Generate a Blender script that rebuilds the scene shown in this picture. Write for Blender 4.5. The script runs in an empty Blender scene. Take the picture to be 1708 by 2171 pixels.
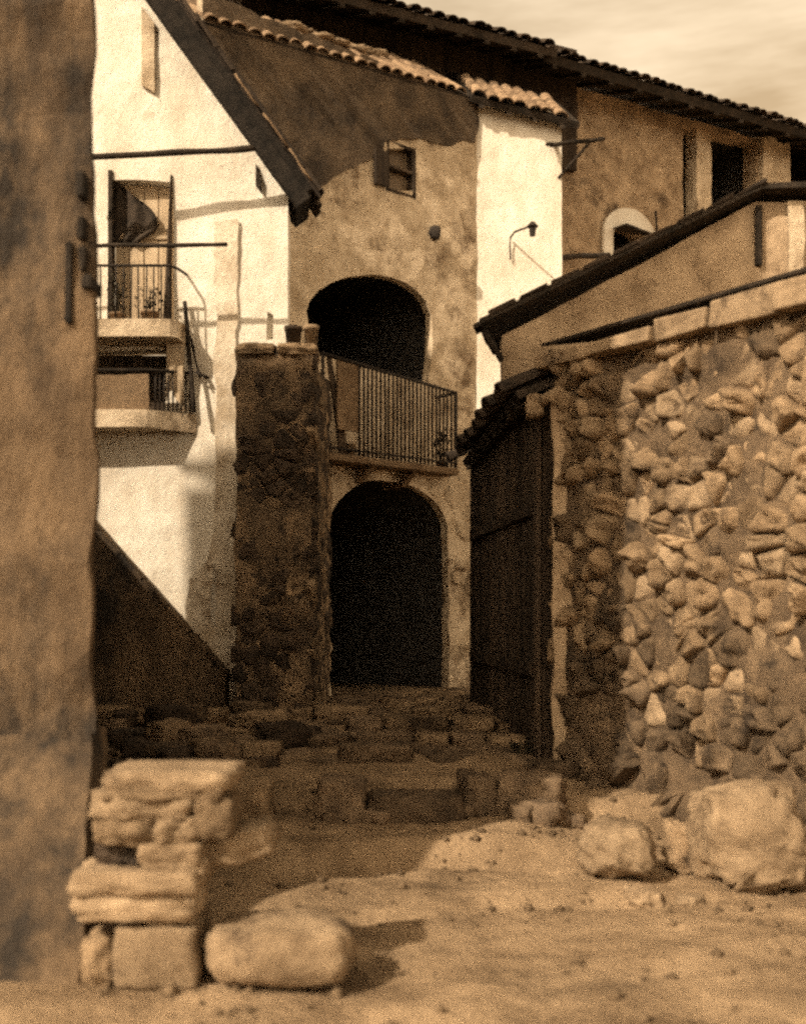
import bpy, bmesh, math, random
from mathutils import Vector, Matrix, noise
from mathutils.geometry import delaunay_2d_cdt

SC = bpy.context.scene
COL = SC.collection
rnd = random.Random(7)

# ------------------------------------------------------------------ camera
F = 2400.0           # focal length in 1708x2171 picture units
CX, HY = 854.0, 1300.0
CZ = 1.55
cam = bpy.data.cameras.new('camera')
cam_o = bpy.data.objects.new('camera', cam)
COL.objects.link(cam_o)
cam_o.location = (0, 0, CZ)
cam_o.rotation_euler = (math.radians(90), 0, 0)
cam.sensor_fit = 'VERTICAL'
cam.sensor_height = 36.0
cam.lens = 36.0 * F / 2171.0
cam.shift_y = (HY - 1085.5) / 2171.0
cam.clip_start = 0.1
cam.clip_end = 600
cam.dof.use_dof = True
cam.dof.focus_distance = 14.0
cam.dof.aperture_fstop = 1.15
SC.camera = cam_o

# ------------------------------------------------------------------ light
SUN = Vector((1.0, 1.0, -1.13)).normalized()      # travel direction
elev = math.asin(-SUN.z)
azim = math.atan2(-SUN.x, -SUN.y)
sun = bpy.data.lights.new('sun', 'SUN')
sun.energy = 3.3
sun.angle = math.radians(0.9)
sun.color = (1.0, 0.82, 0.60)
sun_o = bpy.data.objects.new('sun', sun)
sun_o.rotation_euler = SUN.to_track_quat('-Z', 'Y').to_euler()
sun_o.location = (-8, -12, 14)
COL.objects.link(sun_o)

world = bpy.data.worlds.new('World')
SC.world = world
world.use_nodes = True
wn, wl = world.node_tree.nodes, world.node_tree.links
wn.clear()
sky = wn.new('ShaderNodeTexSky')
sky.sky_type = 'NISHITA'
sky.sun_disc = False
sky.sun_elevation = elev
sky.sun_rotation = azim
bw = wn.new('ShaderNodeRGBToBW')
wl.new(sky.outputs[0], bw.inputs[0])
tc = wn.new('ShaderNodeTexCoord')
mp = wn.new('ShaderNodeMapping')
mp.inputs['Scale'].default_value = (1.2, 1.2, 7.0)
mp.inputs['Rotation'].default_value = (0, math.radians(9), 0)
wl.new(tc.outputs['Generated'], mp.inputs[0])
cn = wn.new('ShaderNodeTexNoise')
cn.inputs['Scale'].default_value = 2.1
cn.inputs['Detail'].default_value = 6
cn.inputs['Roughness'].default_value = 0.6
wl.new(mp.outputs[0], cn.inputs[0])
cr = wn.new('ShaderNodeValToRGB')
cr.color_ramp.elements[0].position = 0.36
cr.color_ramp.elements[0].color = (1.10, 0.79, 0.46, 1)
cr.color_ramp.elements[1].position = 0.68
cr.color_ramp.elements[1].color = (2.2, 1.75, 1.2, 1)
wl.new(cn.outputs[0], cr.inputs[0])
mx = wn.new('ShaderNodeVectorMath')
mx.operation = 'MULTIPLY'
wl.new(bw.outputs[0], mx.inputs[0])
wl.new(cr.outputs[0], mx.inputs[1])
bg = wn.new('ShaderNodeBackground')
bg.inputs[1].default_value = 0.15
wl.new(mx.outputs[0], bg.inputs[0])
wo = wn.new('ShaderNodeOutputWorld')
wl.new(bg.outputs[0], wo.inputs[0])

SC.view_settings.view_transform = 'Standard'
SC.view_settings.look = 'None'
SC.view_settings.gamma = 1.0
SC.view_settings.exposure = 0.82
SC.view_settings.use_curve_mapping = False
SC.render.engine = 'CYCLES'
SC.cycles.use_denoising = False     # keeps a film-like grain
SC.cycles.use_adaptive_sampling = True
SC.cycles.adaptive_threshold = 0.045
SC.cycles.adaptive_min_samples = 14
SC.cycles.max_bounces = 5
SC.cycles.diffuse_bounces = 3
SC.cycles.filter_width = 2.7        # the soft lens of the old print

# ------------------------------------------------------------------ materials
MATS = {}
def mat(name, c1, c2, scale=3.0, bump=0.25, fine=28.0, c3=None, s3=0.7, t3=0.58, rough=0.95, vary=0.0, stretch=(1, 1, 1), w3=0.1, bdist=0.03):
    m = bpy.data.materials.new(name)
    m.use_nodes = True
    n, l = m.node_tree.nodes, m.node_tree.links
    b = n['Principled BSDF']
    b.inputs['Roughness'].default_value = rough
    b.inputs['Specular IOR Level'].default_value = 0.12
    g = n.new('ShaderNodeNewGeometry')
    mpn = n.new('ShaderNodeMapping')
    mpn.inputs['Scale'].default_value = stretch
    l.new(g.outputs['Position'], mpn.inputs[0])
    n1 = n.new('ShaderNodeTexNoise')
    n1.inputs['Scale'].default_value = scale
    n1.inputs['Detail'].default_value = 8
    n1.inputs['Roughness'].default_value = 0.68
    l.new(mpn.outputs[0], n1.inputs[0])
    r = n.new('ShaderNodeValToRGB')
    r.color_ramp.elements[0].position = 0.35
    r.color_ramp.elements[1].position = 0.66
    r.color_ramp.elements[0].color = (*c1, 1)
    r.color_ramp.elements[1].color = (*c2, 1)
    l.new(n1.outputs[0], r.inputs[0])
    out = r.outputs[0]
    if c3:
        n3 = n.new('ShaderNodeTexNoise')
        n3.inputs['Scale'].default_value = s3
        n3.inputs['Detail'].default_value = 9
        n3.inputs['Roughness'].default_value = 0.72
        l.new(mpn.outputs[0], n3.inputs[0])
        r3 = n.new('ShaderNodeValToRGB')
        r3.color_ramp.elements[0].position = t3
        r3.color_ramp.elements[1].position = t3 + w3
        l.new(n3.outputs[0], r3.inputs[0])
        mi = n.new('ShaderNodeMix')
        mi.data_type = 'RGBA'
        l.new(r3.outputs[0], mi.inputs[0])
        l.new(out, mi.inputs[6])
        mi.inputs[7].default_value = (*c3, 1)
        out = mi.outputs[2]
    if vary:
        oi = n.new('ShaderNodeObjectInfo')
        mr = n.new('ShaderNodeMapRange')
        mr.inputs[3].default_value = 1 - vary
        mr.inputs[4].default_value = 1 + vary
        l.new(oi.outputs['Random'], mr.inputs[0])
        vm = n.new('ShaderNodeVectorMath')
        vm.operation = 'SCALE'
        l.new(out, vm.inputs[0])
        l.new(mr.outputs[0], vm.inputs['Scale'])
        out = vm.outputs[0]
    l.new(out, b.inputs['Base Color'])
    nf = n.new('ShaderNodeTexNoise')
    nf.inputs['Scale'].default_value = fine
    nf.inputs['Detail'].default_value = 6
    nf.inputs['Roughness'].default_value = 0.7
    l.new(mpn.outputs[0], nf.inputs[0])
    ad = n.new('ShaderNodeMath')
    ad.operation = 'ADD'
    l.new(nf.outputs[0], ad.inputs[0])
    l.new(n1.outputs[0], ad.inputs[1])
    bp = n.new('ShaderNodeBump')
    bp.inputs['Strength'].default_value = bump
    bp.inputs['Distance'].default_value = bdist
    l.new(ad.outputs[0], bp.inputs['Height'])
    l.new(bp.outputs[0], b.inputs['Normal'])
    MATS[name] = m
    return m

M_WHITE = mat('lime_plaster', (.64, .57, .47), (.86, .82, .73), 1.9, .45, 22, (.40, .28, .17), 0.95, .585, w3=.12, stretch=(1, 1, .6))
M_BROWN = mat('brown_stucco', (.125, .083, .05), (.27, .19, .118), 2.6, .7, 16, (.07, .05, .034), 1.3, .52, w3=.16)
M_PALEST = mat('pale_stucco', (.38, .295, .20), (.72, .60, .45), 2.6, .7, 18, (.17, .118, .074), 1.5, .53, w3=.13)
M_STAIN = mat('stained_limewash', (.46, .37, .265), (.78, .70, .58), 2.6, .5, 18, (.25, .175, .11), 1.8, .55, w3=.12)
M_FAR = mat('far_stucco', (.22, .156, .10), (.50, .38, .258), 2.4, .7, 16, (.10, .07, .046), 1.6, .55, w3=.12)
M_EAVE_SHADE = mat('eave_shade', (.045, .035, .027), (.16, .118, .08), 2.0, .8, 16, (.20, .145, .092), 1.2, .60, w3=.16)  # shade under the central eave, put into the colour
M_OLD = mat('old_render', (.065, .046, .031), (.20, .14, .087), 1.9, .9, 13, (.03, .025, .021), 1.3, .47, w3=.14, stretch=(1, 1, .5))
M_MORTAR = mat('mortar', (.05, .036, .026), (.12, .084, .054), 4, .7, 24)
M_WORN = mat('worn_render', (.05, .038, .028), (.155, .11, .07), 3.0, .9, 15, (.30, .21, .13), 1.8, .485, w3=.16)
M_SMEAR = mat('smeared_mortar', (.055, .04, .028), (.19, .135, .086), 3.2, .9, 15, (.03, .024, .019), 2.2, .54, w3=.12)
M_STONE = mat('rubble_stone', (.13, .09, .055), (.30, .215, .135), 4.5, .7, 20, (.07, .05, .034), 2.6, .54, vary=.35)
M_BSTONE = mat('base_stone', (.06, .044, .03), (.16, .114, .073), 4.2, .8, 18, (.04, .03, .022), 2.4, .54, vary=.25)
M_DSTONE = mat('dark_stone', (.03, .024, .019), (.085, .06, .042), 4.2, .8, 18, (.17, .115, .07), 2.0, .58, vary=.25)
M_PSTONE = mat('pale_stone', (.16, .114, .072), (.34, .252, .165), 4.5, .6, 22, (.085, .06, .04), 2.6, .55, vary=.18)
M_TILE = mat('roof_tile', (.15, .10, .065), (.30, .215, .14), 5, .5, 30, (.08, .06, .045), 3, .55, vary=.35)
M_DTILE = mat('dark_tile', (.03, .024, .02), (.075, .055, .04), 5, .5, 30, vary=.35)
M_DWOOD = mat('dark_wood', (.024, .019, .016), (.085, .061, .042), 5, .5, 34, vary=.35, stretch=(1, 1, .12))
M_BEAM = mat('beam_wood', (.02, .017, .014), (.055, .042, .032), 6, .5, 34, vary=.25)
M_PWOOD = mat('pale_wood', (.38, .29, .195), (.56, .45, .32), 5, .4, 34, vary=.12, stretch=(1, 1, .15))
M_TAR = mat('tarred_wood', (.010, .009, .008), (.028, .023, .019), 6, .5, 34, vary=.2)
M_IRON = mat('iron', (.02, .017, .015), (.045, .036, .03), 12, .3, 50, rough=.7)
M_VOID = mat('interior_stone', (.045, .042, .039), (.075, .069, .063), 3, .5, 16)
M_EARTH = mat('trodden_earth', (.17, .118, .072), (.40, .288, .182), 1.8, .9, 13, (.085, .06, .038), 1.2, .53, w3=.18, bdist=.05)
M_PAVE = mat('paving_stone', (.075, .054, .037), (.21, .15, .097), 5, .7, 22, vary=.4)
M_CLOTH = mat('dark_cloth', (.03, .025, .021), (.07, .053, .04), 7, .4, 60)
M_POT = mat('clay_pot', (.17, .115, .075), (.28, .195, .125), 6, .3, 40)
M_LEAF = mat('leaf', (.022, .02, .014), (.06, .05, .033), 9, .2, 40, vary=.3)
M_GLASS = mat('old_glass', (.13, .095, .063), (.20, .148, .10), 3, .05, 10, rough=.25)

# ------------------------------------------------------------------ object helpers
ORG = {}
def _link(o, parent):
    COL.objects.link(o)
    if parent is not None:
        o.parent = parent
        ORG[o] = ORG[parent]
    else:
        ORG[o] = Vector((0, 0, 0))
    return o

def tag(o, label, cat=None, group=None, kind=None):
    if label: o['label'] = label
    if cat: o['category'] = cat
    if group: o['group'] = group
    if kind: o['kind'] = kind
    return o

def thing(name, loc, label, cat, group=None):
    o = bpy.data.objects.new(name, None)
    o.empty_display_size = 0.2
    COL.objects.link(o)
    o.location = loc
    ORG[o] = Vector(loc)
    return tag(o, label, cat, group)

def mesh(name, verts, faces, m, parent=None, smooth=False):
    me = bpy.data.meshes.new(name)
    off = ORG[parent] if parent is not None else Vector((0, 0, 0))
    me.from_pydata([(v[0] - off.x, v[1] - off.y, v[2] - off.z) for v in verts], [], faces)
    me.update()
    bm = bmesh.new(); bm.from_mesh(me)
    bmesh.ops.recalc_face_normals(bm, faces=bm.faces)
    bm.to_mesh(me); bm.free()
    me.materials.append(m)
    if smooth:
        me.polygons.foreach_set('use_smooth', [True] * len(me.polygons))
    o = bpy.data.objects.new(name, me)
    return _link(o, parent)

def inst(name, me, parent, mw):
    o = bpy.data.objects.new(name, me)
    _link(o, parent)
    mw = mw.copy()
    mw.translation = mw.translation - ORG[parent]
    o.matrix_basis = mw
    return o

def P(x, y, Y):
    return Vector(((x - CX) / F * Y, Y, CZ + (HY - y) / F * Y))

class Plane:
    """a vertical wall plane: origin on the ground plan, u runs to the right, d comes towards the viewer"""
    def __init__(s, ox, oy, ux, uy):
        s.o = Vector((ox, oy)); s.u = Vector((ux, uy)).normalized()
        s.n = Vector((s.u.y, -s.u.x))
    def px(s, x, y):
        k = (x - CX) / F
        # point = (k*Y, Y); solve (k*Y - ox, Y - oy) . n = 0
        Y = (s.o.x * s.n.x + s.o.y * s.n.y) / (k * s.n.x + s.n.y)
        return ((k * Y - s.o.x) * s.u.x + (Y - s.o.y) * s.u.y, CZ + (HY - y) / F * Y)
    def pt(s, u, z, d=0.0):
        return Vector((s.o.x + s.u.x * u + s.n.x * d, s.o.y + s.u.y * u + s.n.y * d, z))
    def off(s, d):
        return Plane(s.o.x + s.n.x * d, s.o.y + s.n.y * d, s.u.x, s.u.y)

def box_vf(corners):
    """8 corners: bottom 4 (ccw), top 4"""
    return corners, [(3, 2, 1, 0), (4, 5, 6, 7), (0, 1, 5, 4), (1, 2, 6, 5), (2, 3, 7, 6), (3, 0, 4, 7)]

def add_box(V, Fc, corners):
    b = len(V); v, f = box_vf(corners)
    V += v; Fc += [tuple(i + b for i in q) for q in f]

def plane_box(pl, u0, u1, z0, z1, d0, d1):
    return [pl.pt(u0, z0, d1), pl.pt(u1, z0, d1), pl.pt(u1, z0, d0), pl.pt(u0, z0, d0),
            pl.pt(u0, z1, d1), pl.pt(u1, z1, d1), pl.pt(u1, z1, d0), pl.pt(u0, z1, d0)]

def bevel_box(name, corners, m, parent, bev=0.012, jit=0.0, seg=1, seed=0):
    rr = random.Random(seed)
    V, Fc = [], []
    c = [Vector(p) + Vector((rr.uniform(-jit, jit), rr.uniform(-jit, jit), rr.uniform(-jit, jit))) for p in corners]
    add_box(V, Fc, c)
    bm = bmesh.new()
    vs = [bm.verts.new(v) for v in V]
    for f in Fc: bm.faces.new([vs[i] for i in f])
    bmesh.ops.recalc_face_normals(bm, faces=bm.faces)
    bmesh.ops.bevel(bm, geom=list(bm.edges), offset=bev, segments=seg, affect='EDGES', profile=0.6)
    bm.verts.index_update()
    vv = [v.co.copy() for v in bm.verts]; ff = [[v.index for v in f.verts] for f in bm.faces]
    bm.free()
    return mesh(name, vv, ff, m, parent)

def pbox(name, pl, u0, u1, z0, z1, d0, d1, m, parent, bev=0.01, jit=0.0, seed=0):
    return bevel_box(name, plane_box(pl, u0, u1, z0, z1, d0, d1), m, parent, bev, jit, 1, seed)

def tube(name, pts, r, m, parent, seg=8, smooth=True):
    pts = [Vector(p) for p in pts]
    V, Fc = [], []
    rs = r if isinstance(r, (list, tuple)) else [r] * len(pts)
    for i, p in enumerate(pts):
        t = (pts[min(i + 1, len(pts) - 1)] - pts[max(i - 1, 0)]).normalized()
        a = t.cross(Vector((0, 0, 1)))
        if a.length < .05: a = t.cross(Vector((1, 0, 0)))
        a.normalize(); b = t.cross(a)
        for k in range(seg):
            w = 2 * math.pi * k / seg
            V.append(p + (a * math.cos(w) + b * math.sin(w)) * rs[i])
    for i in range(len(pts) - 1):
        for k in range(seg):
            Fc.append((i * seg + k, i * seg + (k + 1) % seg, (i + 1) * seg + (k + 1) % seg, (i + 1) * seg + k))
    Fc.append(tuple(range(seg))[::-1]); Fc.append(tuple(range((len(pts) - 1) * seg, len(pts) * seg)))
    return mesh(name, V, Fc, m, parent, smooth)

def rough_pole(name, a, b, r, m, parent, seed=0, n=9, wob=.02):
    a, b = Vector(a), Vector(b)
    pts, rs = [], []
    for i in range(n):
        t = i / (n - 1)
        p = a.lerp(b, t) + noise.noise_vector(Vector((seed * 3.1, t * 3, 1))) * wob
        pts.append(p); rs.append(r * (1 + .25 * noise.noise(Vector((seed, t * 6, 5)))))
    return tube(name, pts, rs, m, parent, 8)

def inside(p, poly):
    x, y = p; c = False; j = len(poly) - 1
    for i in range(len(poly)):
        xi, yi = poly[i]; xj, yj = poly[j]
        if (yi > y) != (yj > y) and x < (xj - xi) * (y - yi) / (yj - yi) + xi: c = not c
        j = i
    return c

def seg_dist(p, a, b):
    ax, ay = a; bx, by = b; px, py = p
    dx, dy = bx - ax, by - ay
    L = dx * dx + dy * dy
    t = 0 if L == 0 else max(0, min(1, ((px - ax) * dx + (py - ay) * dy) / L))
    return math.hypot(px - ax - dx * t, py - ay - dy * t)

def poly_dist(p, poly):
    return min(seg_dist(p, poly[i], poly[(i + 1) % len(poly)]) for i in range(len(poly)))

def resample(poly, step, jit, seed):
    out = []
    for i in range(len(poly)):
        a, b = Vector(poly[i]), Vector(poly[(i + 1) % len(poly)])
        k = max(1, int((b - a).length / step))
        for j in range(k):
            q = a.lerp(b, j / k)
            nv = noise.noise_vector(Vector((q.x * 2.3 + seed, q.y * 2.3, seed * 1.7))) + .5 * noise.noise_vector(Vector((q.x * 7 + seed, q.y * 7, seed)))
            out.append((q.x + nv.x * jit, q.y + nv.y * jit))
    return out

def wall_panel(name, pl, outline, holes, m, parent, thick=.3, step=.16, amp=.02, jit=.012, seed=1, hjit=None, fn=None, back=False):
    """a rough wall sheet with openings and real reveals"""
    pt = fn or (lambda u, z, d: pl.pt(u, z, d))
    O = resample(outline, step, jit, seed)
    H = [resample(h, step * .6, hjit if hjit is not None else jit, seed + 3 + i) for i, h in enumerate(holes)]
    pts = list(O); edges = [(i, (i + 1) % len(O)) for i in range(len(O))]
    for h in H:
        b = len(pts); pts += h; edges += [(b + i, b + (i + 1) % len(h)) for i in range(len(h))]
    us = [p[0] for p in O]; zs = [p[1] for p in O]
    rr = random.Random(seed)
    u = min(us)
    while u < max(us):
        z = min(zs)
        while z < max(zs):
            q = (u + rr.uniform(-.3, .3) * step, z + rr.uniform(-.3, .3) * step)
            if inside(q, O) and poly_dist(q, O) > step * .45 and all((not inside(q, h)) and poly_dist(q, h) > step * .45 for h in H):
                pts.append(q)
            z += step
        u += step
    vo, eo, fo, *_ = delaunay_2d_cdt([Vector(p) for p in pts], edges, [], 0, 1e-5)
    F2 = []
    for f in fo:
        c = (sum(vo[i].x for i in f) / 3, sum(vo[i].y for i in f) / 3)
        if inside(c, O) and not any(inside(c, h) for h in H): F2.append(tuple(f))
    V = []
    for v in vo:
        d = amp * (noise.noise(Vector((v.x * 1.3, v.y * 1.3, seed * 2.7))) + .6 * noise.noise(Vector((v.x * 4.1, v.y * 4.1, seed))))
        V.append(pt(v.x, v.y, d))
    ec = {}
    for f in F2:
        for i in range(3):
            a, b = f[i], f[(i + 1) % 3]
            ec.setdefault((min(a, b), max(a, b)), []).append((a, b))
    n0 = len(V)
    bk = {}
    def B(i):
        if i not in bk:
            bk[i] = len(V); V.append(pt(vo[i].x, vo[i].y, -thick))
        return bk[i]
    FS = []
    for k, l in ec.items():
        if len(l) == 1:
            a, b = l[0]; FS.append((b, a, B(a), B(b)))
    if back:
        for f in F2: FS.append((B(f[2]), B(f[1]), B(f[0])))
    o = mesh(name, V, F2 + FS, m, parent)
    return o

def arch(pl, xl, xr, ytop, yspring, ybot, n=12, ybot2=None):
    """arched opening from picture measures taken on the wall plane"""
    u0, zb = pl.px(xl, ybot); u1, zb2 = pl.px(xr, ybot2 or ybot)
    um = (u0 + u1) / 2
    _, zt = pl.px((xl + xr) / 2, ytop); _, zs = pl.px((xl + xr) / 2, yspring)
    pts = [(u0, zb), (u1, zb2)]
    for i in range(n + 1):
        a = math.pi * i / n
        pts.append((um + (u1 - u0) / 2 * math.cos(a), zs + (zt - zs) * math.sin(a)))
    return pts

# Voronoi stones ------------------------------------------------------------
def clip(poly, px, py, nx, ny):
    out = []
    for i in range(len(poly)):
        a, b = poly[i], poly[(i + 1) % len(poly)]
        da = (a[0] - px) * nx + (a[1] - py) * ny
        db = (b[0] - px) * nx + (b[1] - py) * ny
        if da <= 0: out.append(a)
        if (da < 0 < db) or (db < 0 < da):
            t = da / (da - db); out.append((a[0] + (b[0] - a[0]) * t, a[1] + (b[1] - a[1]) * t))
    return out

def voronoi_cells(region, spacing, aniso, seed, jit=.42):
    rr = random.Random(seed)
    us = [p[0] for p in region]; zs = [p[1] for p in region]
    su, sz = spacing * aniso, spacing
    pts = []
    z = min(zs) - sz; row = 0
    while z < max(zs) + sz:
        u = min(us) - su + (row % 2) * su * .5
        while u < max(us) + su:
            if rr.random() > .10:
                pts.append((u + rr.uniform(-jit, jit) * su, z + rr.uniform(-jit, jit) * sz))
            u += su * rr.uniform(.8, 1.25)
        z += sz * rr.uniform(.85, 1.15); row += 1
    cells = []
    for i, p in enumerate(pts):
        if not inside(p, region): continue
        poly = [(p[0] - 2 * su, p[1] - 2 * sz), (p[0] + 2 * su, p[1] - 2 * sz), (p[0] + 2 * su, p[1] + 2 * sz), (p[0] - 2 * su, p[1] + 2 * sz)]
        for j, q in enumerate(pts):
            if i == j or abs(q[0] - p[0]) > 4 * su or abs(q[1] - p[1]) > 4 * sz: continue
            poly = clip(poly, (p[0] + q[0]) / 2, (p[1] + q[1]) / 2, q[0] - p[0], q[1] - p[1])
            if len(poly) < 3: break
        if len(poly) >= 3: cells.append((p, poly))
    return cells

def stone_from_cell(name, c, poly, pt, m, parent, gap, proud, seed, base=-.06, rough=.25, it=2, flat=.6):
    cu = sum(p[0] for p in poly) / len(poly); cz = sum(p[1] for p in poly) / len(poly)
    for _ in range(it):                                   # corner cutting
        q = []
        for i in range(len(poly)):
            a, b = poly[i], poly[(i + 1) % len(poly)]
            q += [(a[0] * .86 + b[0] * .14, a[1] * .86 + b[1] * .14), (a[0] * .14 + b[0] * .86, a[1] * .14 + b[1] * .86)]
        poly = q
    if len(poly) > 20: poly = poly[::2]
    R = min(math.hypot(p[0] - cu, p[1] - cz) for p in poly)
    if R < gap * 1.5: return None
    sc = max(.3, 1 - gap / R)
    rings = [(1.0, base), (1.0, .30 * proud), (.88, .78 * proud), (.55, proud), (.25, proud)]
    V, Fc = [], []
    n = len(poly)
    tu, tz = rnd.uniform(-1, 1) * proud * 3, rnd.uniform(-1, 1) * proud * 3
    for s, d in rings:
        for p in poly:
            du, dz = (p[0] - cu) * sc * s, (p[1] - cz) * sc * s
            kx = Vector(((cu + du) * 7, (cz + dz) * 7, seed * .37))
            nz = (noise.noise(kx) + .6 * noise.noise(kx * 2.3)) if d > 0 else 0
            e = 1 + .16 * noise.noise(Vector((p[0] * 11, p[1] * 11, seed * .9)))
            dd = d if d <= 0 else d + proud * rough * nz * 2 + tu * du + tz * dz
            V.append(pt(cu + du * e, cz + dz * e, dd))
    V.append(pt(cu, cz, proud * (1 + rough * noise.noise(Vector((cu * 3, cz * 3, seed))))))
    for r in range(len(rings) - 1):
        for i in range(n):
            Fc.append((r * n + i, r * n + (i + 1) % n, (r + 1) * n + (i + 1) % n, (r + 1) * n + i))
    k = (len(rings) - 1) * n
    for i in range(n): Fc.append((k + i, k + (i + 1) % n, len(V) - 1))
    return mesh(name, V, Fc, m, parent, smooth=rnd.random() > flat)

def stones_on(parent, region, pt, spacing, aniso, m, gap=.012, proud=.05, seed=1, keep=None, name='stone', rough=.25, it=2, var=(.6, 1.35), jit=.42, flat=.6):
    k = 0
    for c, poly in voronoi_cells(region, spacing, aniso, seed, jit):
        if keep and not keep(c): continue
        mm = m(c) if callable(m) else m
        if stone_from_cell(name, c, poly, pt, mm, parent, gap, proud * rnd.uniform(*var), seed + k, rough=rough, it=it, flat=flat): k += 1
    return k

def rock(name, c, size, m, parent=None, seed=0, boxy=.5, rough=.12, rot=(0, 0, 0), cuts=5, flat=None):
    """a weathered block or boulder, c = centre of its base"""
    bm = bmesh.new()
    bmesh.ops.create_cube(bm, size=2)
    cuts = int(cuts * 1.7)
    bmesh.ops.subdivide_edges(bm, edges=list(bm.edges), cuts=cuts, use_grid_fill=True)
    R = Matrix.Rotation(rot[2], 3, 'Z') @ Matrix.Rotation(rot[1], 3, 'Y') @ Matrix.Rotation(rot[0], 3, 'X')
    V = []
    for v in bm.verts:
        p = v.co
        s = p.normalized() * 1.18
        q = p * boxy + s * (1 - boxy)
        k = Vector((seed * 1.37, seed * .71, seed * 2.3))
        gm = (size[0] * size[1] * size[2]) ** (1 / 3)
        qn = Vector((q.x * size[0], q.y * size[1], q.z * size[2])) / gm
        q = q + noise.noise_vector(qn * 1.1 + k) * rough * 1.5 + noise.noise_vector(qn * 2.7 + k) * rough * 1.0 + noise.noise_vector(qn * 6.5 + k) * rough * .38 + noise.noise_vector(qn * 14 + k) * rough * .2
        rdg = abs(noise.noise(qn * 2.2 + k)) + .5 * abs(noise.noise(qn * 5.1 + k))
        q = q - q.normalized() * rough * (.9 - 2.2 * min(rdg, .5))
        q = Vector((q.x * size[0] / 2, q.y * size[1] / 2, q.z * size[2] / 2))
        V.append(R @ q)
    lo = min(v.z for v in V)
    V = [Vector(c) + v - Vector((0, 0, lo)) for v in V]
    bm.verts.index_update()
    Fc = [[v.index for v in f.verts] for f in bm.faces]
    bm.free()
    return mesh(name, V, Fc, m, parent, smooth=True)

# barrel tiles ---------------------------------------------------------------
def tile_mesh(name, m, w=.21, L=.42, h=.075, t=.016):
    V, Fc = [], []
    n = 6
    for j, (y, k) in enumerate(((0, 1.0), (L, .82))):
        for rad in (0, t):
            for i in range(n + 1):
                a = math.pi * i / n
                V.append((-math.cos(a) * (w / 2 * k - rad), y, math.sin(a) * (h * k - rad)))
    s = n + 1
    for i in range(n):
        Fc.append((i, i + 1, 2 * s + i + 1, 2 * s + i))
        Fc.append((s + i, 3 * s + i, 3 * s + i + 1, s + i + 1))
        Fc.append((i, s + i, s + i + 1, i + 1))
        Fc.append((2 * s + i, 2 * s + i + 1, 3 * s + i + 1, 3 * s + i))
    Fc += [(0, 2 * s, 3 * s, s), (n, s + n, 3 * s + n, 2 * s + n)]
    me = bpy.data.meshes.new(name)
    me.from_pydata(V, [], Fc); me.update()
    me.materials.append(m)
    return me
TM = tile_mesh('tile', M_TILE)
TMD = tile_mesh('dark_tile', M_DTILE)

def tile_roof(parent, a, b, up, rows, me, pitch_w=.215, lap=.33, jit=.03, start=-.06, seed=0):
    """cover tiles from eave line a-b, running up the slope"""
    rr = random.Random(seed)
    a, b, up = Vector(a), Vector(b), Vector(up).normalized()
    e = (b - a); L = e.length; e.normalize()
    nrm = e.cross(up).normalized()
    if nrm.z < 0: nrm = -nrm
    n = int(L / pitch_w)
    ex = up.cross(nrm).normalized()
    for r in range(rows):
        for i in range(n):
            p = a + e * ((i + .5) * pitch_w + rr.uniform(-.25, .25) * jit) + up * (start + r * lap + rr.uniform(-1, 1) * jit) + nrm * (.01 + .012 * r * 0 + rr.uniform(0, .012))
            rot = Matrix((ex, up, nrm)).transposed() @ Matrix.Rotation(rr.uniform(-.06, .06), 3, 'Z') @ Matrix.Rotation(.05 + rr.uniform(-.02, .02), 3, 'X')
            mw = rot.to_4x4(); mw.translation = p
            s = rr.uniform(.94, 1.06)
            inst('tile', me, parent, mw @ Matrix.Scale(s, 4))

def slab(name, quad, thick, m, parent, dirv=None):
    q = [Vector(p) for p in quad]
    n = (q[1] - q[0]).cross(q[3] - q[0]).normalized()
    if n.z < 0: n = -n
    d = dirv if dirv else -n * thick
    V = [p + d for p in q] + q
    return mesh(name, V, box_vf(V)[1], m, parent)

# ==================================================================== GROUND
def gz(x, y):
    z = 0.0
    def st(t, w): return max(0., min(1., t / w))
    e1 = 7.05 + .10 * math.sin(x * 1.7) + .06 * math.sin(x * 4.1 + 1) + .12 * max(0, -x - .6)
    fade = max(0., min(1., (1.45 - x) / .7)) * max(0., min(1., (x + 3.2) / .6))
    z += .12 * st(y - e1, .10) * fade
    z -= .15 * math.exp(-((y - e1 + .13) / .10) ** 2) * fade * max(0., min(1., (x + 1.3) / .4))
    z += .20 * st(y - 8.18, .25)
    for ys in (9.4, 10.3, 11.2, 12.1): z += .035 * st(y - ys + .10 * x * (ys < 11), .12)
    z += .035 * x * st(y - 9, 3)
    if y < 9:
        z += .06 * noise.noise(Vector((x * .9, y * .6, 3))) + .035 * noise.noise(Vector((x * 2.6, y * 2.2, 8)))
        rut = abs(y - (5.95 + .22 * x + .09 * math.sin(x * 3)))
        z -= .06 * math.exp(-(rut / .09) ** 2) * max(0, min(1, (x + .9) / .5))
    z += .012 * noise.noise(Vector((x * 5, y * 5, 1)))
    # bank against the foreground house
    if x < -1.15 and y < 6.5: z += min(.04, (-1.15 - x) * .2)
    return z

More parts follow.
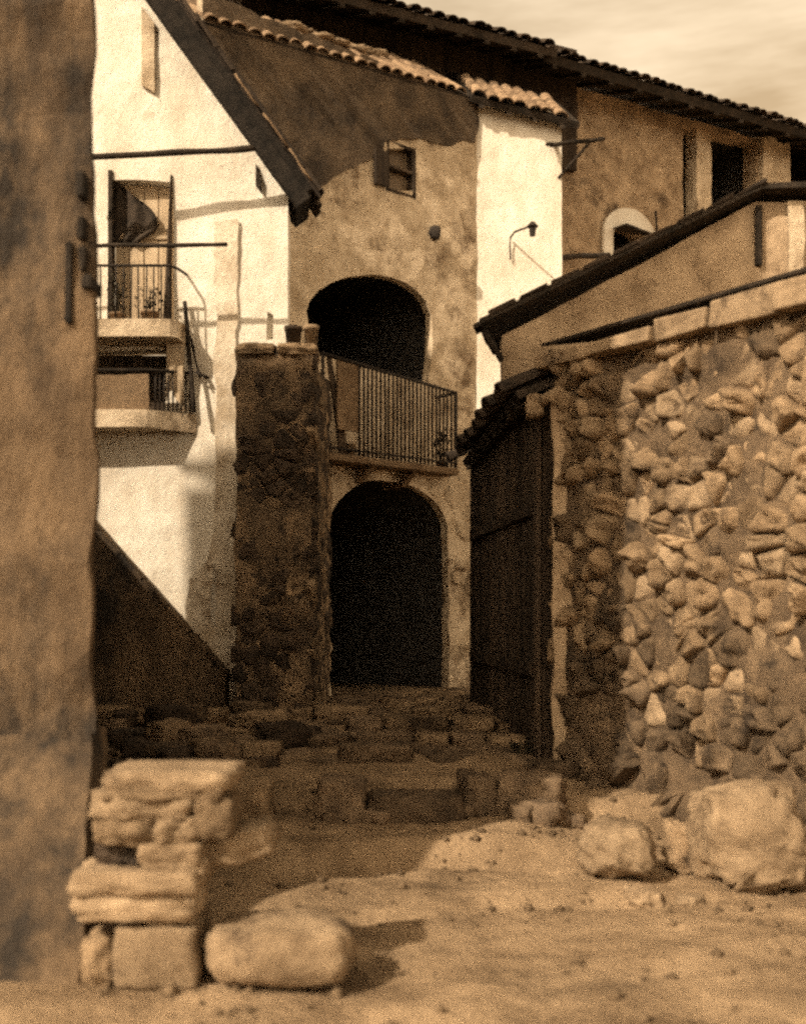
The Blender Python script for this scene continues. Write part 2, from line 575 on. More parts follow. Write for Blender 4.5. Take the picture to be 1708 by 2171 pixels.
def axis(lo, hi, d0, d1, step):
    a = []
    t = lo
    while t < d0: a.append(t); t += max(step, (d0 - t) * .35)
    t = d0
    while t < d1: a.append(t); t += step
    k = step
    t = d1
    while t < hi: a.append(t); k *= 1.5; t += k
    a.append(hi)
    return a
gx = axis(-140, 140, -4.6, 4.8, .075); gy = axis(-60, 260, 3.4, 17.2, .075)
V = [Vector((x, y, gz(x, y))) for y in gy for x in gx]
W = len(gx)
Fc = [(j * W + i, j * W + i + 1, (j + 1) * W + i + 1, (j + 1) * W + i) for j in range(len(gy) - 1) for i in range(W - 1)]
ground = mesh('ground', V, Fc, M_EARTH, None, smooth=True)
tag(ground, 'trodden earth street rising towards the archway', kind='structure')

# paving in front of the archway, pieces of the ground
def gpt(u, v, d): return Vector((u, v, gz(u, v) + d))
stones_on(ground, [(-1.6, 11.4), (1.1, 11.2), (1.35, 12.8), (1.2, 15.6), (-.9, 15.6), (-1.0, 12.6)], gpt, .26, 1.7, lambda c: M_STONE if c[0] > -.2 and rnd.random() < .7 else M_PAVE, gap=.012, proud=.035, seed=21, rough=.5, jit=.55, name='paving_stone')  # paler stones on the right paint in light at the arch foot
stones_on(ground, [(-2.4, 9.45), (1.25, 9.45), (1.1, 11.2), (-2.6, 11.2)], gpt, .34, 1.7, M_PAVE, gap=.02, proud=.028, seed=22, name='paving_stone', keep=lambda c: rnd.random() < .8)

# step of rough blocks across the street
st = thing('stone_step', (0, 8.1, .1), 'long low step of rough dark blocks across the street', 'step')
u = -2.7
k = 0
while u < 1.1:
    w = rnd.uniform(.22, .74)
    if rnd.random() < .93:
        rock('block', (u + w / 2, 8.08 + rnd.uniform(-.09, .09) + .08 * math.sin(u * 2), .01 + rnd.uniform(-.04, .02)), (w * rnd.uniform(.9, 1.02), rnd.uniform(.34, .5), .34 + rnd.uniform(-.07, .06)), M_PAVE if rnd.random() < .7 else M_STONE, st, seed=40 + k, boxy=.74, rough=.10, rot=(rnd.uniform(-.06, .06), rnd.uniform(-.05, .05), rnd.uniform(-.13, .13)))
    u += w; k += 1
for i in range(12):
    x = rnd.uniform(-2.0, 1.25); w = rnd.uniform(.1, .24)
    rock('chock_stone', (x, 7.86 + rnd.uniform(-.1, .05), gz(x, 7.86) - .03), (w * 1.4, w, w * .7), M_PAVE, st, seed=460 + i, boxy=.5, rough=.14, rot=(0, 0, rnd.uniform(-1, 1)), cuts=3)
for n_, (yy, sd, lab) in enumerate(((9.3, 60, 'first shallow worn tread above the long low step'), (10.2, 80, 'second shallow worn tread above the long low step'),
                                    (11.1, 100, 'third shallow worn tread above the long low step'), (12.0, 110, 'last shallow worn tread before the archway'))):
    s2 = thing('stone_tread', (0, yy, gz(0, yy)), lab, 'step')
    u = -2.3 + .3 * n_
    k = 0
    while u < 1.12:
        w = rnd.uniform(.3, .7)
        y_ = yy + rnd.uniform(-.05, .05) - .10 * u * (yy < 11)
        if rnd.random() < .92:
            rock('block', (u + w / 2, y_ + .08, gz(u + w / 2, y_ - .2) - .02), (w * .97, rnd.uniform(.3, .42), .145 + rnd.uniform(-.03, .03)), M_STONE if rnd.random() < (.75 if u > -.6 else .3) else M_PAVE, s2, seed=sd + k, boxy=.72, rough=.09, cuts=4, rot=(0, rnd.uniform(-.04, .04), rnd.uniform(-.14, .14)))
        u += w; k += 1

# ==================================================================== FOREGROUND HOUSE (left)
fh = thing('foreground_house', (-1.6, 5.5, 0), 'dark weathered house corner filling the left edge of the picture', 'house')
FHP = Plane(-1.51, 5.5, 1, 0.0)
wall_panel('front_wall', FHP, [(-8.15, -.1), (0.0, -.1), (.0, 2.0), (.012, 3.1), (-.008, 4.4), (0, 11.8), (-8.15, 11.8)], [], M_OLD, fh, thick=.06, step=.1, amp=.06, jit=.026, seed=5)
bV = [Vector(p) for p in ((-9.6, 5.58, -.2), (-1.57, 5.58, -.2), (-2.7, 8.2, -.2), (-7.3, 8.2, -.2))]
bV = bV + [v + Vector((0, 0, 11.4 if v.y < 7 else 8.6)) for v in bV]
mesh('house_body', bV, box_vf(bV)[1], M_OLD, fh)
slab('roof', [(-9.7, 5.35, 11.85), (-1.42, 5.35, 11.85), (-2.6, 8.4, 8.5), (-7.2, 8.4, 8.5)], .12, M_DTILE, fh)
for i, (x0, x1, y0, y1) in enumerate(((60, 150, 1900, 2010), (-20, 60, 1880, 2000), (120, 190, 1870, 1990))):
    a, b = FHP.px(x0, y1), FHP.px(x1, y0)
    rock('footing_stone', FHP.pt((a[0] + b[0]) / 2, max(0, a[1] - .05), .02), (b[0] - a[0], .3, b[1] - a[1] + .05), M_OLD, fh, seed=300 + i, boxy=.7, rough=.1)
def batter(u, z, d):
    t = max(0., min(1., (z + .1) / 1.05))
    yb = 4.42 + 1.04 * t ** .8
    return Vector((-(.292 - .016 * t) * yb + u, yb - d, z))
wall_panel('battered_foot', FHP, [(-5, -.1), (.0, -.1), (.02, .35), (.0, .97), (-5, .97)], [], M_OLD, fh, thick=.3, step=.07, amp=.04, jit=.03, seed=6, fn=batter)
# wrought iron cramps set in the corner
for i, (x, y, w, h) in enumerate(((178, 400, 20, 52), (180, 492, 15, 46), (182, 556, 15, 50), (192, 604, 24, 26))):
    u, z = FHP.px(x, y)
    k = 5.5 / F
    pbox('iron_cramp', FHP, u - w * k / 2, u + w * k / 2, z - h * k / 2, z + h * k / 2, -.12, .07, M_TAR, fh, .008, .006, i)
u, z0 = FHP.px(152, 690); _, z1 = FHP.px(152, 520)
pbox('iron_strap', FHP, u - .016, u + .016, z0, z1, -.02, .055, M_TAR, fh, .005, .006, 1)

# ==================================================================== UNSEEN LOW HOUSE (added behind the corner to shade the white wall)
nh = thing('shading_house', (-6.4, 10.6, .3), 'unseen low outbuilding added to shade the white house, beyond the dark corner house', 'house')
wall_panel('side_wall', Plane(-4.6, 8.35, .02, 1), [(0, .1), (4.5, .1), (4.5, 3.7), (0, 3.7)], [], M_OLD, nh, thick=.3, step=.3, amp=.03, seed=15)  # wall of the added unseen house
wall_panel('front_wall', Plane(-8.4, 8.35, 1, 0), [(0, -.1), (3.8, -.1), (3.8, 3.7), (1.9, 4.9), (0, 3.7)], [], M_OLD, nh, thick=.3, step=.3, amp=.03, seed=16)  # wall of the added unseen house
slab('roof', [(-4.48, 8.1, 3.56), (-4.48, 12.9, 3.56), (-6.5, 12.9, 5.05), (-6.5, 8.1, 5.05)], .1, M_DTILE, nh)  # roof of the added unseen house
slab('roof', [(-6.502, 8.1, 5.05), (-6.502, 12.9, 5.05), (-8.5, 12.9, 3.74), (-8.5, 8.1, 3.74)], .1, M_DTILE, nh)  # roof of the added unseen house

# ==================================================================== WHITE GABLED HOUSE
wh = thing('white_house', (-3, 13, .3), 'whitewashed gabled house with two balconies, sunlit, behind the dark corner', 'house')
WH = Plane(-1.32, 13.0, 1, 0)
SL = 1.38
def rake_z(X): return 6.29 - SL * (X + 1.01) - .20          # underside of the roof at the wall
ux = lambda X: X + 1.32
door_u = [WH.px(232, 380), WH.px(368, 385), WH.px(368, 735), WH.px(232, 735)]
door_l = [WH.px(150, 742), WH.px(352, 742), WH.px(352, 900), WH.px(150, 900)]
nw = [WH.px(566, 660), WH.px(580, 668), WH.px(580, 720), WH.px(566, 720)]
wall_panel('gable_wall', WH, [(ux(-7.0), 0), (0, 0), (0.0, 3.0), (0, rake_z(-1.32)), (ux(-4.2), rake_z(-4.2)), (ux(-7.0), rake_z(-1.4))],
           [door_u, door_l, nw], M_WHITE, wh, thick=.28, step=.15, amp=.022, jit=.014, seed=9)
sideP = Plane(-1.32, 13.0, -.13, 1)
V = [Vector((-1.33, 13.1, 0)), Vector((-1.60, 14.9, 0)), Vector((-1.60, 14.9, 6.3)), Vector((-1.33, 13.1, 6.3))]
mesh('side_wall', V + [v + Vector((-.3, 0, 0)) for v in V], box_vf(V + V)[1], M_WHITE, wh)
V = [Vector((-7, 13.28, 0)), Vector((-1.65, 13.28, 0)), Vector((-1.9, 16, 0)), Vector((-7, 16, 0))]
# roof: two slopes with a front overhang
ed = Vector((-.13, 1, 0))
def rp(X, t): return Vector((X, 12.62, 6.29 - SL * (X + 1.01))) + ed * t
slab('roof', [rp(-1.01, 0), rp(-1.01, 1.0), rp(-4.2, 1.0), rp(-4.2, 0)], .19, M_TAR, wh)
def rpl(X, t): return Vector((X, 12.5, 6.29 - SL * (-7.39 - X + 1.01 - 0.0) * 1.0)) + ed * t
zr = 6.29 + SL * 3.19
slab('roof', [Vector((-4.203, 12.5, zr)), Vector((-4.203 - .29, 14.7, zr)), Vector((-7.7, 14.7, 6.1)), Vector((-7.4, 12.5, 6.1))], .22, M_BEAM, wh)
# verge boards, roof tiles along the rake
tile_roof(wh, rp(-1.01, .02) + Vector((.02, 0, .03)), rp(-1.01, 1.0) + Vector((.02, 0, .03)), Vector((-1, 0, SL)), 8, TMD, seed=4)
V0 = rp(-.985, -.03) + Vector((0, 0, -.05)); V1 = rp(-4.2, -.03) + Vector((0, 0, -.05))
nv = Vector((SL, 0, 1)).normalized()
for (o1, o2, nm) in ((-.23, -.05, 'verge_board'),):
    dd = .0 if o1 > -.3 else .14
    c = [V0 + nv * o1 + Vector((0, dd, 0)), V1 + nv * o1 + Vector((0, dd, 0)), V1 + nv * o1 + Vector((0, dd + .05, 0)), V0 + nv * o1 + Vector((0, dd + .05, 0))]
    c2 = [p + nv * (o2 - o1) for p in c]
    bevel_box(nm, c + c2, M_TAR, wh, .008)
# pale worn strip of mortar bedding on the rake
for i, t in enumerate((.02, .3, .62)):
    a = rp(-1.02 - t, -.045) + nv * .03; b = rp(-1.28 - t, -.045) + nv * .035
    rough_pole('bedding_mortar', a, b, .014, M_BROWN, wh, seed=i, n=5)
# boards on the wall standing in for the shadows of purlin ends
for i, (x, yt, yb, w) in enumerate(((316, 35, 200, 28), (549, 366, 412, 12))):
    u, z0 = WH.px(x, yb); _, z1 = WH.px(x, yt)
    k = 13 / F * w / 2
    c = [WH.pt(u - k, z0 + .10, .015), WH.pt(u + k, z0, .015), WH.pt(u + k, z0, .07), WH.pt(u - k, z0 + .10, .07)]
    c = [WH.pt(u - k, z0 + .09, .05), WH.pt(u + k, z0, .05), WH.pt(u + k, z0, .002), WH.pt(u - k, z0 + .09, .002),
         WH.pt(u - k, z1 + .1, .05), WH.pt(u + k, z1 - .1, .05), WH.pt(u + k, z1 - .1, .002), WH.pt(u - k, z1 + .1, .002)]
    bevel_box('purlin_shadow', c, M_PALEST if i == 0 else M_BEAM, wh, .004)
# brown quoin strip and worn plinth at the right-hand corner
u0, z0 = WH.px(456, 1460); u1, z1 = WH.px(503, 470)
wall_panel('corner_render', WH, [(u0, .3), (u1, .3), (u1, z1), (u0 + .01, z1)], [], M_STAIN, wh, thick=.03, step=.07, amp=.018, jit=.045, seed=31,
           fn=lambda u, z, d: WH.pt(u, z, d + .045))
reg = [WH.px(402, 1380), WH.px(454, 1460), WH.px(454, 1110), WH.px(436, 1190), WH.px(410, 1230), WH.px(398, 1300)]
wall_panel('bare_render', WH, reg, [], M_STAIN, wh, thick=.02, step=.07, amp=.012, jit=.07, seed=33, fn=lambda u, z, d: WH.pt(u, z, d + .03))
# doors
def plank_door(parent, pl, u0, u1, z0, z1, d, m, n, name='door'):
    du = (u1 - u0) / n
    root = pbox(name, pl, u0, u1, z0, z1, d - .06, d - .03, m, parent, .004)
    for i in range(n):
        pbox('plank', pl, u0 + du * i + .006, u0 + du * (i + 1) - .006, z0 + .01, z1 - .01, d - .028, d, m, root, .005, .002, i)
    return root
a = WH.px(238, 384); b = WH.px(362, 735)
dr = plank_door(wh, WH, a[0] + .0, b[0], b[1], a[1] - .02, -.14, M_PWOOD, 4)
dr['label'] = 'pale plank door opening on the upper balcony'
pbox('cross_rail', WH, a[0] + .02, b[0] - .02, WH.px(300, 500)[1], WH.px(300, 488)[1], -.139, -.115, M_PWOOD, dr, .004)
# dark shutter standing edge-on beside the door
u, zt = WH.px(366, 372); _, zb = WH.px(366, 730)
c = [WH.pt(u - .10, zb, .12), WH.pt(u - .03, zb, .0), WH.pt(u + .0, zb, .02), WH.pt(u - .06, zb, .14),
     WH.pt(u - .02, zt, .03), WH.pt(u - .005, zt, .0), WH.pt(u + .005, zt, .01), WH.pt(u - .01, zt, .035)]
bevel_box('shutter', c, M_DWOOD, wh, .003)['label'] = 'dark tapering shutter ajar beside the balcony door'
u, zt = WH.px(236, 362); _, zb = WH.px(236, 730)
pbox('door_post', WH, u - .03, u + .02, zb, zt, -.1, .03, M_BEAM, wh, .004)
# lower doorway
a = WH.px(158, 742); b = WH.px(350, 900)
d2 = plank_door(wh, WH, a[0], b[0], b[1], a[1] - .02, -.16, M_DWOOD, 5)
d2['label'] = 'dark plank door behind the lower balcony'
a = WH.px(564, 660); b = WH.px(582, 722)
pbox('window', WH, a[0], b[0], b[1], a[1], -.2, -.15, M_DWOOD, wh, .003)['label'] = 'tiny dark slit window by the corner'

# balconies: a slab whose end tapers back to the wall
def balcony(parent, xc, xw, ytop, ybot, p, bars_x, rail_y, name, m_slab):
    Yf = 13 - p
    Xc = (xc - CX) / F * Yf; Xw = (xw - CX) / F * 13
    zt = CZ + (HY - ytop) / F * Yf; zb = CZ + (HY - ybot) / F * Yf
    plan = [(-4.5, p), (Xc - .12, p), (Xc - .03, p * .97), (Xc + .05, p * .84), ((Xc + .05 + Xw) / 2, p * .44), (Xw, .03), (Xw, -.05), (-4.5, -.05)]
    n = len(plan)
    V = [Vector((x, 13 - d, zb + .01 * math.sin(i))) for i, (x, d) in enumerate(plan)] + [Vector((x, 13 - d * 1.03, zt)) for x, d in plan]
    Fc = [tuple(range(n))[::-1], tuple(range(n, 2 * n))] + [(i, (i + 1) % n, n + (i + 1) % n, n + i) for i in range(n)]
    return mesh(name, V, Fc, m_slab, parent), Xc, Xw, zt, Yf
bs, Xc, Xw, zt, Yf = balcony(wh, 366, 400, 676, 714, .40, None, None, 'balcony_slab', M_PALEST)
bs['label'] = 'upper balcony slab of pale plaster'
# upper railing
zr2 = CZ + (HY - 560) / F * Yf
tube('handrail', [(-4.4, Yf + .05, zr2), (Xc - .05, Yf + .05, zr2), (Xc + .02, Yf + .15, zr2), (Xw - .02, 12.99, zr2)], .016, M_IRON, bs)
for i in range(15):
    x = Xc - .05 - i * .085
    tube('baluster', [(x, Yf + .05, zt - .02), (x + rnd.uniform(-.01, .01), Yf + .05, zr2)], .009, M_IRON, bs, 5)
bl, Xc2, Xw2, zt2, Yf2 = balcony(wh, 318, 416, 868, 906, .36, None, None, 'balcony_slab', M_PALEST)
bl['label'] = 'lower balcony slab tapering back to the wall'
zr3 = CZ + (HY - 786) / F * Yf2
LPP = Plane(0, Yf2 + .04, 1, 0)
wall_panel('parapet', LPP, [(-4.4, zt2 - .01), (Xc2 - .02, zt2 - .01), (Xc2 - .02, zr3 - .03), (-4.4, zr3 - .03)], [], M_BROWN, bl, thick=.05, step=.09, amp=.012, jit=.02, seed=140)
tube('handrail', [(-4.4, Yf2 + .06, zr3 + .02), (Xc2, Yf2 + .06, zr3 + .02), (Xw2 - .03, 12.98, zr3 + .04)], .02, M_BEAM, bl)
for i in range(9):
    t = (i + .5) / 9
    a = Vector((Xc2 + .02, Yf2 + .08, zt2 - .02)).lerp(Vector((Xw2 - .04, 12.97, zt2 - .02)), t)
    tube('baluster', [a, (a.x, a.y, zr3 + .03)], .010, M_IRON, bl, 5)

# drying poles, pots and cloth on the balconies
pole = rough_pole('drying_pole', P(120, 338, 12.55), P(548, 314, 12.62), .036, M_BEAM, None, seed=2, n=14, wob=.03)
tag(pole, 'rough wooden pole under the white gable, above the balcony door', 'pole')
pole = rough_pole('drying_pole', P(120, 523, 12.36), P(482, 518, 12.40), .024, M_BEAM, None, seed=3, n=12, wob=.012)
tag(pole, 'thin wooden pole across the front of the upper balcony', 'pole')

def plant(name, base, r, h, label, seed, n=60, pot=True, leaf=.05):
    rr = random.Random(seed)
    t = thing(name, base, label, 'plant')
    b = Vector(base)
    hp = r * 1.1 if pot else 0
    if pot:
        prof = [(0, .002), (r * .7, .002), (r * .85, hp * .8), (r * .95, hp * .8), (r * .95, hp), (r * .8, hp), (r * .75, hp * .85), (0, hp * .85)]
        V, Fc = [], []
        S = 12
        for (q, z) in prof:
            for k in range(S):
                w = 2 * math.pi * k / S; V.append(b + Vector((q * math.cos(w), q * math.sin(w), z)))
        for i in range(len(prof) - 1):
            for k in range(S): Fc.append((i * S + k, i * S + (k + 1) % S, (i + 1) * S + (k + 1) % S, (i + 1) * S + k))
        mesh('pot', V, Fc, M_POT, t, True)
    V, Fc = [], []
    for i in range(n):
        th = rr.uniform(0, 6.28); q = rr.random() ** .6 * r * 1.3; zz = hp * .9 + rr.random() ** .8 * h
        c = b + Vector((q * math.cos(th), q * math.sin(th), zz))
        d = Vector((rr.gauss(0, 1), rr.gauss(0, 1), rr.gauss(.3, .8))).normalized()
        s = d.cross(Vector((rr.gauss(0, 1), rr.gauss(0, 1), rr.gauss(0, 1)))).normalized()
        L = leaf * rr.uniform(.7, 1.4)
        k = len(V)
        V += [c, c + d * L * .5 + s * L * .3, c + d * L, c + d * L * .5 - s * L * .3]
        Fc += [(k, k + 1, k + 2, k + 3)]
    mesh('leaves', V, Fc, M_LEAF, t)
    for i in range(3):
        rough_pole('stem', b + Vector((0, 0, hp * .8)), b + Vector((rr.uniform(-r, r) * .7, rr.uniform(-r, r) * .7, hp + h * .8)), .006, M_LEAF, t, seed + i, 5, .02)
    return t
plant('potted_plant', (Xc - .30, Yf + .22, zt), .12, .26, 'dark leafy plant in a clay pot at the outer end of the upper balcony', 1, 90)
plant('potted_plant', (Xc - .66, Yf + .2, zt), .10, .44, 'tall thin potted plant on the upper balcony beside the dark corner', 2, 80)
plant('potted_plant', (Xc2 - .12, Yf2 + .2, zt2), .09, .30, 'small potted plant at the corner of the lower balcony', 3, 60)
# dark cloth on the door
cv, cf = [], []
NU, NZ = 12, 14
a0 = WH.px(238, 372); a1 = WH.px(330, 510)
for j in range(NZ + 1):
    for i in range(NU + 1):
        s, t = i / NU, j / NZ
        w = (1 - .5 * t) if t > .55 else 1.0
        zoff = -.32 * s * (1 - t) * 1.2
        uu = a0[0] + .01 + (a1[0] - a0[0]) * s * (.35 + .65 * math.sin(min(1, t * 1.6 + .15) * 1.57)) * (1 if t < .7 else 1 - (t - .7) * 1.6)
        zz = a0[1] + (a1[1] - a0[1]) * t + zoff * .6
        cv.append(WH.pt(uu, zz, -.10 + .025 * math.sin(s * 14 + t * 2) + .02 * s))
for j in range(NZ):
    for i in range(NU):
        k = j * (NU + 1) + i
        cf.append((k, k + 1, k + NU + 2, k + NU + 1))
n = len(cv)
cb = [v + Vector((0, .012, 0)) for v in cv]
ring = [i for i in range(NU + 1)] + [j * (NU + 1) + NU for j in range(1, NZ + 1)] + [NZ * (NU + 1) + i for i in range(NU - 1, -1, -1)] + [j * (NU + 1) for j in range(NZ - 1, 0, -1)]
cfb = [tuple(i + n for i in q[::-1]) for q in cf] + [(ring[i], ring[(i + 1) % len(ring)], ring[(i + 1) % len(ring)] + n, ring[i] + n) for i in range(len(ring))]
tag(mesh('hanging_cloth', cv + cb, cf + cfb, M_CLOTH, None, True), 'dark cloth hanging against the pale balcony door', 'cloth')
# leaning rod with an iron hook by the lower balcony
rod = thing('leaning_rod', P(410, 870, 12.7), 'dark leaning rod with a side hook beside the lower balcony', 'pole')
rough_pole('rod', P(392, 640, 12.93), P(412, 872, 12.80), .024, M_BEAM, rod, 5, 10, .02)
rough_pole('rod', P(402, 712, 12.92), P(424, 800, 12.86), .014, M_BEAM, rod, 6, 8, .02)
tube('hook', [P(414, 788, 12.86), P(430, 796, 12.88), P(441, 801, 12.98)], .016, M_IRON, rod, 6)

fl = thing('shadow_wedge', (-3.2, 12.7, .3), 'dark sloping wedge added to deepen the shadow at the foot of the white wall', 'wall')  # wedge added to darken the diagonal shadow on the white wall
FLP = Plane(-4.5, 12.66, 1, 0)
tp = [FLP.px(x, y) for x, y in ((478, 1432), (400, 1345), (300, 1232), (205, 1128), (120, 1030))]
wall_panel('wedge_face', FLP, [(FLP.px(120, 1500)[0], .15), (tp[0][0], .15)] + tp, [], M_OLD, fl, thick=.3, step=.1, amp=.02, jit=.012, seed=131)
ur = [Vector(FLP.pt(p[0], p[1], .02)) for p in tp]
for i in range(4):
    a, b = ur[i + 1], ur[i]
    n_ = 2
    for j in range(n_):
        p, q = a.lerp(b, j / n_), a.lerp(b, (j + .96) / n_)
        up_ = Vector((b.z - a.z, 0, a.x - b.x)).normalized(); up_ = up_ if up_.z > 0 else -up_
        bevel_box('coping_stone', [p, q, q + Vector((0, .3, 0)), p + Vector((0, .3, 0))] + [w_ + up_ * .035 for w_ in (p, q, q + Vector((0, .3, 0)), p + Vector((0, .3, 0)))], M_OLD, fl, .008, .006, 1, i * 2 + j)  # top edge of the same added wedge
rb = thing('rubble_heap', (-2.2, 11.2, .3), 'dark heap of loose rubble between the stone stack and the white wall', 'rubble')
for i in range(70):
    x = rnd.uniform(-3.3, -.9); y = rnd.uniform(9.0, 12.1)
    w = .1 + .3 * rnd.random() ** 2
    rock('stone', (x, y, gz(x, y) - .03 + (.12 * rnd.random() if y > 11.2 else 0)), (w * rnd.uniform(.9, 1.6), w, w * rnd.uniform(.45, .8)), M_DSTONE if rnd.random() < .55 else M_PAVE if rnd.random() < .7 else M_STONE, rb, seed=900 + i, boxy=.55, rough=.14, rot=(0, 0, rnd.uniform(-1, 1)), cuts=3)
cv, cf = [], []
a = Vector((Xc2 + .10, Yf2 + .22, 0)); b = Vector((Xw2 - .12, 12.86, 0))
for j in range(13):
    for i in range(9):
        t = i / 8; q = a.lerp(b, t)
        zz = zr3 + .06 - (.86 - .12 * math.sin(t * 5)) * (j / 12)
        out = .03 + .03 * math.sin(t * 16 + j * .2) * (.3 + j / 12) + (.0 if j else -.04)
        cv.append(Vector((q.x + out, q.y - out * .4, zz + .5)))
for j in range(12):
    for i in range(8):
        k = j * 9 + i; cf.append((k, k + 1, k + 10, k + 9))
tag(mesh('hanging_cloth', cv, cf, M_PWOOD, None, True), 'pale cloth hanging over the side rail of the lower balcony', 'cloth')
# kerb stones along the foot of the white wall
kb = thing('kerb', (-2.9, 12.5, .3), 'row of pale rough kerb stones at the foot of the white wall', 'kerb')
u = -4.4
k = 0
while u < -1.95:
    w = rnd.uniform(.45, .85)
    rock('kerb_stone', (u + w / 2, 12.35, .30), (w * .96, .4, .2 + rnd.uniform(-.02, .05)), M_DSTONE if rnd.random() < .4 else M_STONE, kb, seed=120 + k, boxy=.75, rough=.07)
    u += w; k += 1

# ==================================================================== DARK STONE PIER
pr = thing('stone_pier', (-1.4, 12.2, .3), 'tall dark pier of old stonework between white house and archway', 'pier')
PF = Plane(-1.80, 12.2, 1, 0)
uw = .83
ptop = PF.px(580, 752)[1]
wall_panel('core', PF, [(0, .2), (uw, .2), (uw - .03, 2), (uw, ptop), (0, ptop)], [], M_WORN, pr, thick=.5, step=.055, amp=.05, jit=.03, seed=41, fn=lambda u, z, d: PF.pt(u, z, d + .018))
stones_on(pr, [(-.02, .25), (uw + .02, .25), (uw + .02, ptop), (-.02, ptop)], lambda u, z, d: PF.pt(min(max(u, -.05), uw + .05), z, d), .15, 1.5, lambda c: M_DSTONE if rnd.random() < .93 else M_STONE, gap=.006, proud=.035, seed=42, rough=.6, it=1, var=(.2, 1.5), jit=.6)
PS = Plane(-.97, 12.22, -.0, 1)
SLs = [(0, .2), (2.5, .2), (2.5, ptop), (0, ptop)]
wall_panel('side_core', PS, SLs, [], M_WORN, pr, thick=.4, step=.07, amp=.05, seed=43, fn=lambda u, z, d: PS.pt(u, z, d + .012))
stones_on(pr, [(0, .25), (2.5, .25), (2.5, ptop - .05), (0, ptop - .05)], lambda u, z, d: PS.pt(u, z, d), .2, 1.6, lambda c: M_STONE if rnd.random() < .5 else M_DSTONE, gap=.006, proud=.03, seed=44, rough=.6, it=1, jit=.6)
u0 = PF.px(498, 742)[0]; u1 = PF.px(672, 742)[0]
for i in range(2):
    w = (u1 - u0) / 2
    rock('coping_stone', PF.pt(u0 + w * (i + .5), ptop - .02, -.22), (w * .99, .62, .13), M_STONE, pr, seed=150 + i, boxy=.7, rough=.12)
# things standing on the pier
zc = ptop + .10
def pot(name, base, r, h, label, m):
    b = Vector(base)
    prof = [(0, 0), (r * .72, 0), (r * .9, h * .82), (r, h * .82), (r, h), (r * .86, h), (r * .8, h * .86), (0, h * .86)]
    V, Fc = [], []
    S = 16
    for (q, z) in prof:
        for k in range(S):
            w = 2 * math.pi * k / S; V.append(b + Vector((q * math.cos(w), q * math.sin(w), z)))
    for i in range(len(prof) - 1):
        for k in range(S): Fc.append((i * S + k, i * S + (k + 1) % S, (i + 1) * S + (k + 1) % S, (i + 1) * S + k))
    return tag(mesh(name, V, Fc, m, None, True), label, 'pot')
q = PF.pt(PF.px(618, 740)[0], zc, -.2)
pot('flower_pot', q, .10, .25, 'dark clay pot on the pier top, beside the paler pot', M_DSTONE)
q = PF.pt(PF.px(656, 740)[0], zc, -.24)
pot('flower_pot', q, .085, .27, 'pale clay pot on the pier top, nearest the dark upper arch', M_PSTONE)

# ==================================================================== CENTRAL HOUSE
ch = thing('central_house', (0, 16.6, .3), 'tall plastered house with archway, upper arch and railed balcony, closing the street', 'house')
th = math.radians(40)
CW = Plane(-1.525, 15.0, math.cos(th), math.sin(th))
UC = 3.45
BY = Plane(CW.pt(UC, 0).x, CW.pt(UC, 0).y, math.cos(math.radians(7)), math.sin(math.radians(7)))
uR = BY.px(1190, 500)[0]
up_arch = [CW.px(x, y) for x, y in ((672, 752), (905, 818), (912, 760), (916, 700), (914, 668), (903, 640), (884, 617), (858, 600), (828, 589), (795, 583), (760, 584), (728, 590), (700, 601), (676, 616), (659, 636), (652, 658), (656, 700))]
win = [CW.px(x, y) for x, y in ((818, 316), (880, 316), (880, 404), (818, 404))]
ctop = 9.3
shade_band = [CW.px(x, y) for x, y in ((1004, 300), (985, 303), (940, 310), (892, 300), (812, 300), (802, 328), (760, 350), (700, 382), (645, 408), (600, 350), (520, 330), (430, 330))]  # outline of the painted shade below the eave
wall_panel('front_wall', CW, [(shade_band[-1][0], 3.5), (UC, 3.5), (UC, ctop), (shade_band[-1][0], ctop)], [up_arch, win], M_PALEST, ch, thick=.14, step=.17, amp=.03, jit=.016, hjit=.014, seed=51)
wall_panel('eave_shade_coat', CW, shade_band + [(shade_band[-1][0], ctop), (UC - .01, ctop)], [], M_EAVE_SHADE, ch, thick=.02, step=.07, amp=.012, jit=.07, seed=54, fn=lambda u, z, d: CW.pt(u, z, d + .045))  # dark coat that paints in the shade under the eave
# whitewashed end bay, turned to the sun
wall_panel('bay_wall', BY, [(0, 2.0), (uR, 2.0), (uR + .01, 5.5), (uR, ctop), (0, ctop)], [], M_WHITE, ch, thick=.3, step=.15, amp=.014, jit=.012, seed=52)
V = [BY.pt(uR - .02, 0, -.3), BY.pt(uR - .02, 0, -4), BY.pt(uR - .02, ctop, -4), BY.pt(uR - .02, ctop, -.3)]
mesh('side_wall', V + [v + Vector((-.2, 0, 0)) for v in V], box_vf(V + V)[1], M_PALEST, ch)
# dark room behind the upper arch
def recess(name, pl, u0, u1, z0, z1, d0, d1, m, parent, vault=False):
    """an open-fronted room: floor, ceiling, back and side walls seen from inside"""
    V = [pl.pt(u0, z0, d0), pl.pt(u1, z0, d0), pl.pt(u1, z1, d0), pl.pt(u0, z1, d0), pl.pt(u0, z0, d1), pl.pt(u1, z0, d1), pl.pt(u1, z1, d1), pl.pt(u0, z1, d1)]
    return mesh(name, V, [(4, 5, 6, 7), (0, 1, 5, 4), (2, 3, 7, 6), (1, 2, 6, 5), (3, 0, 4, 7)], m, parent)
a = CW.px(630, 840); b = CW.px(930, 570)
recess('upper_room', CW, a[0], b[0], a[1], b[1], -.135, -3.2, M_VOID, ch)
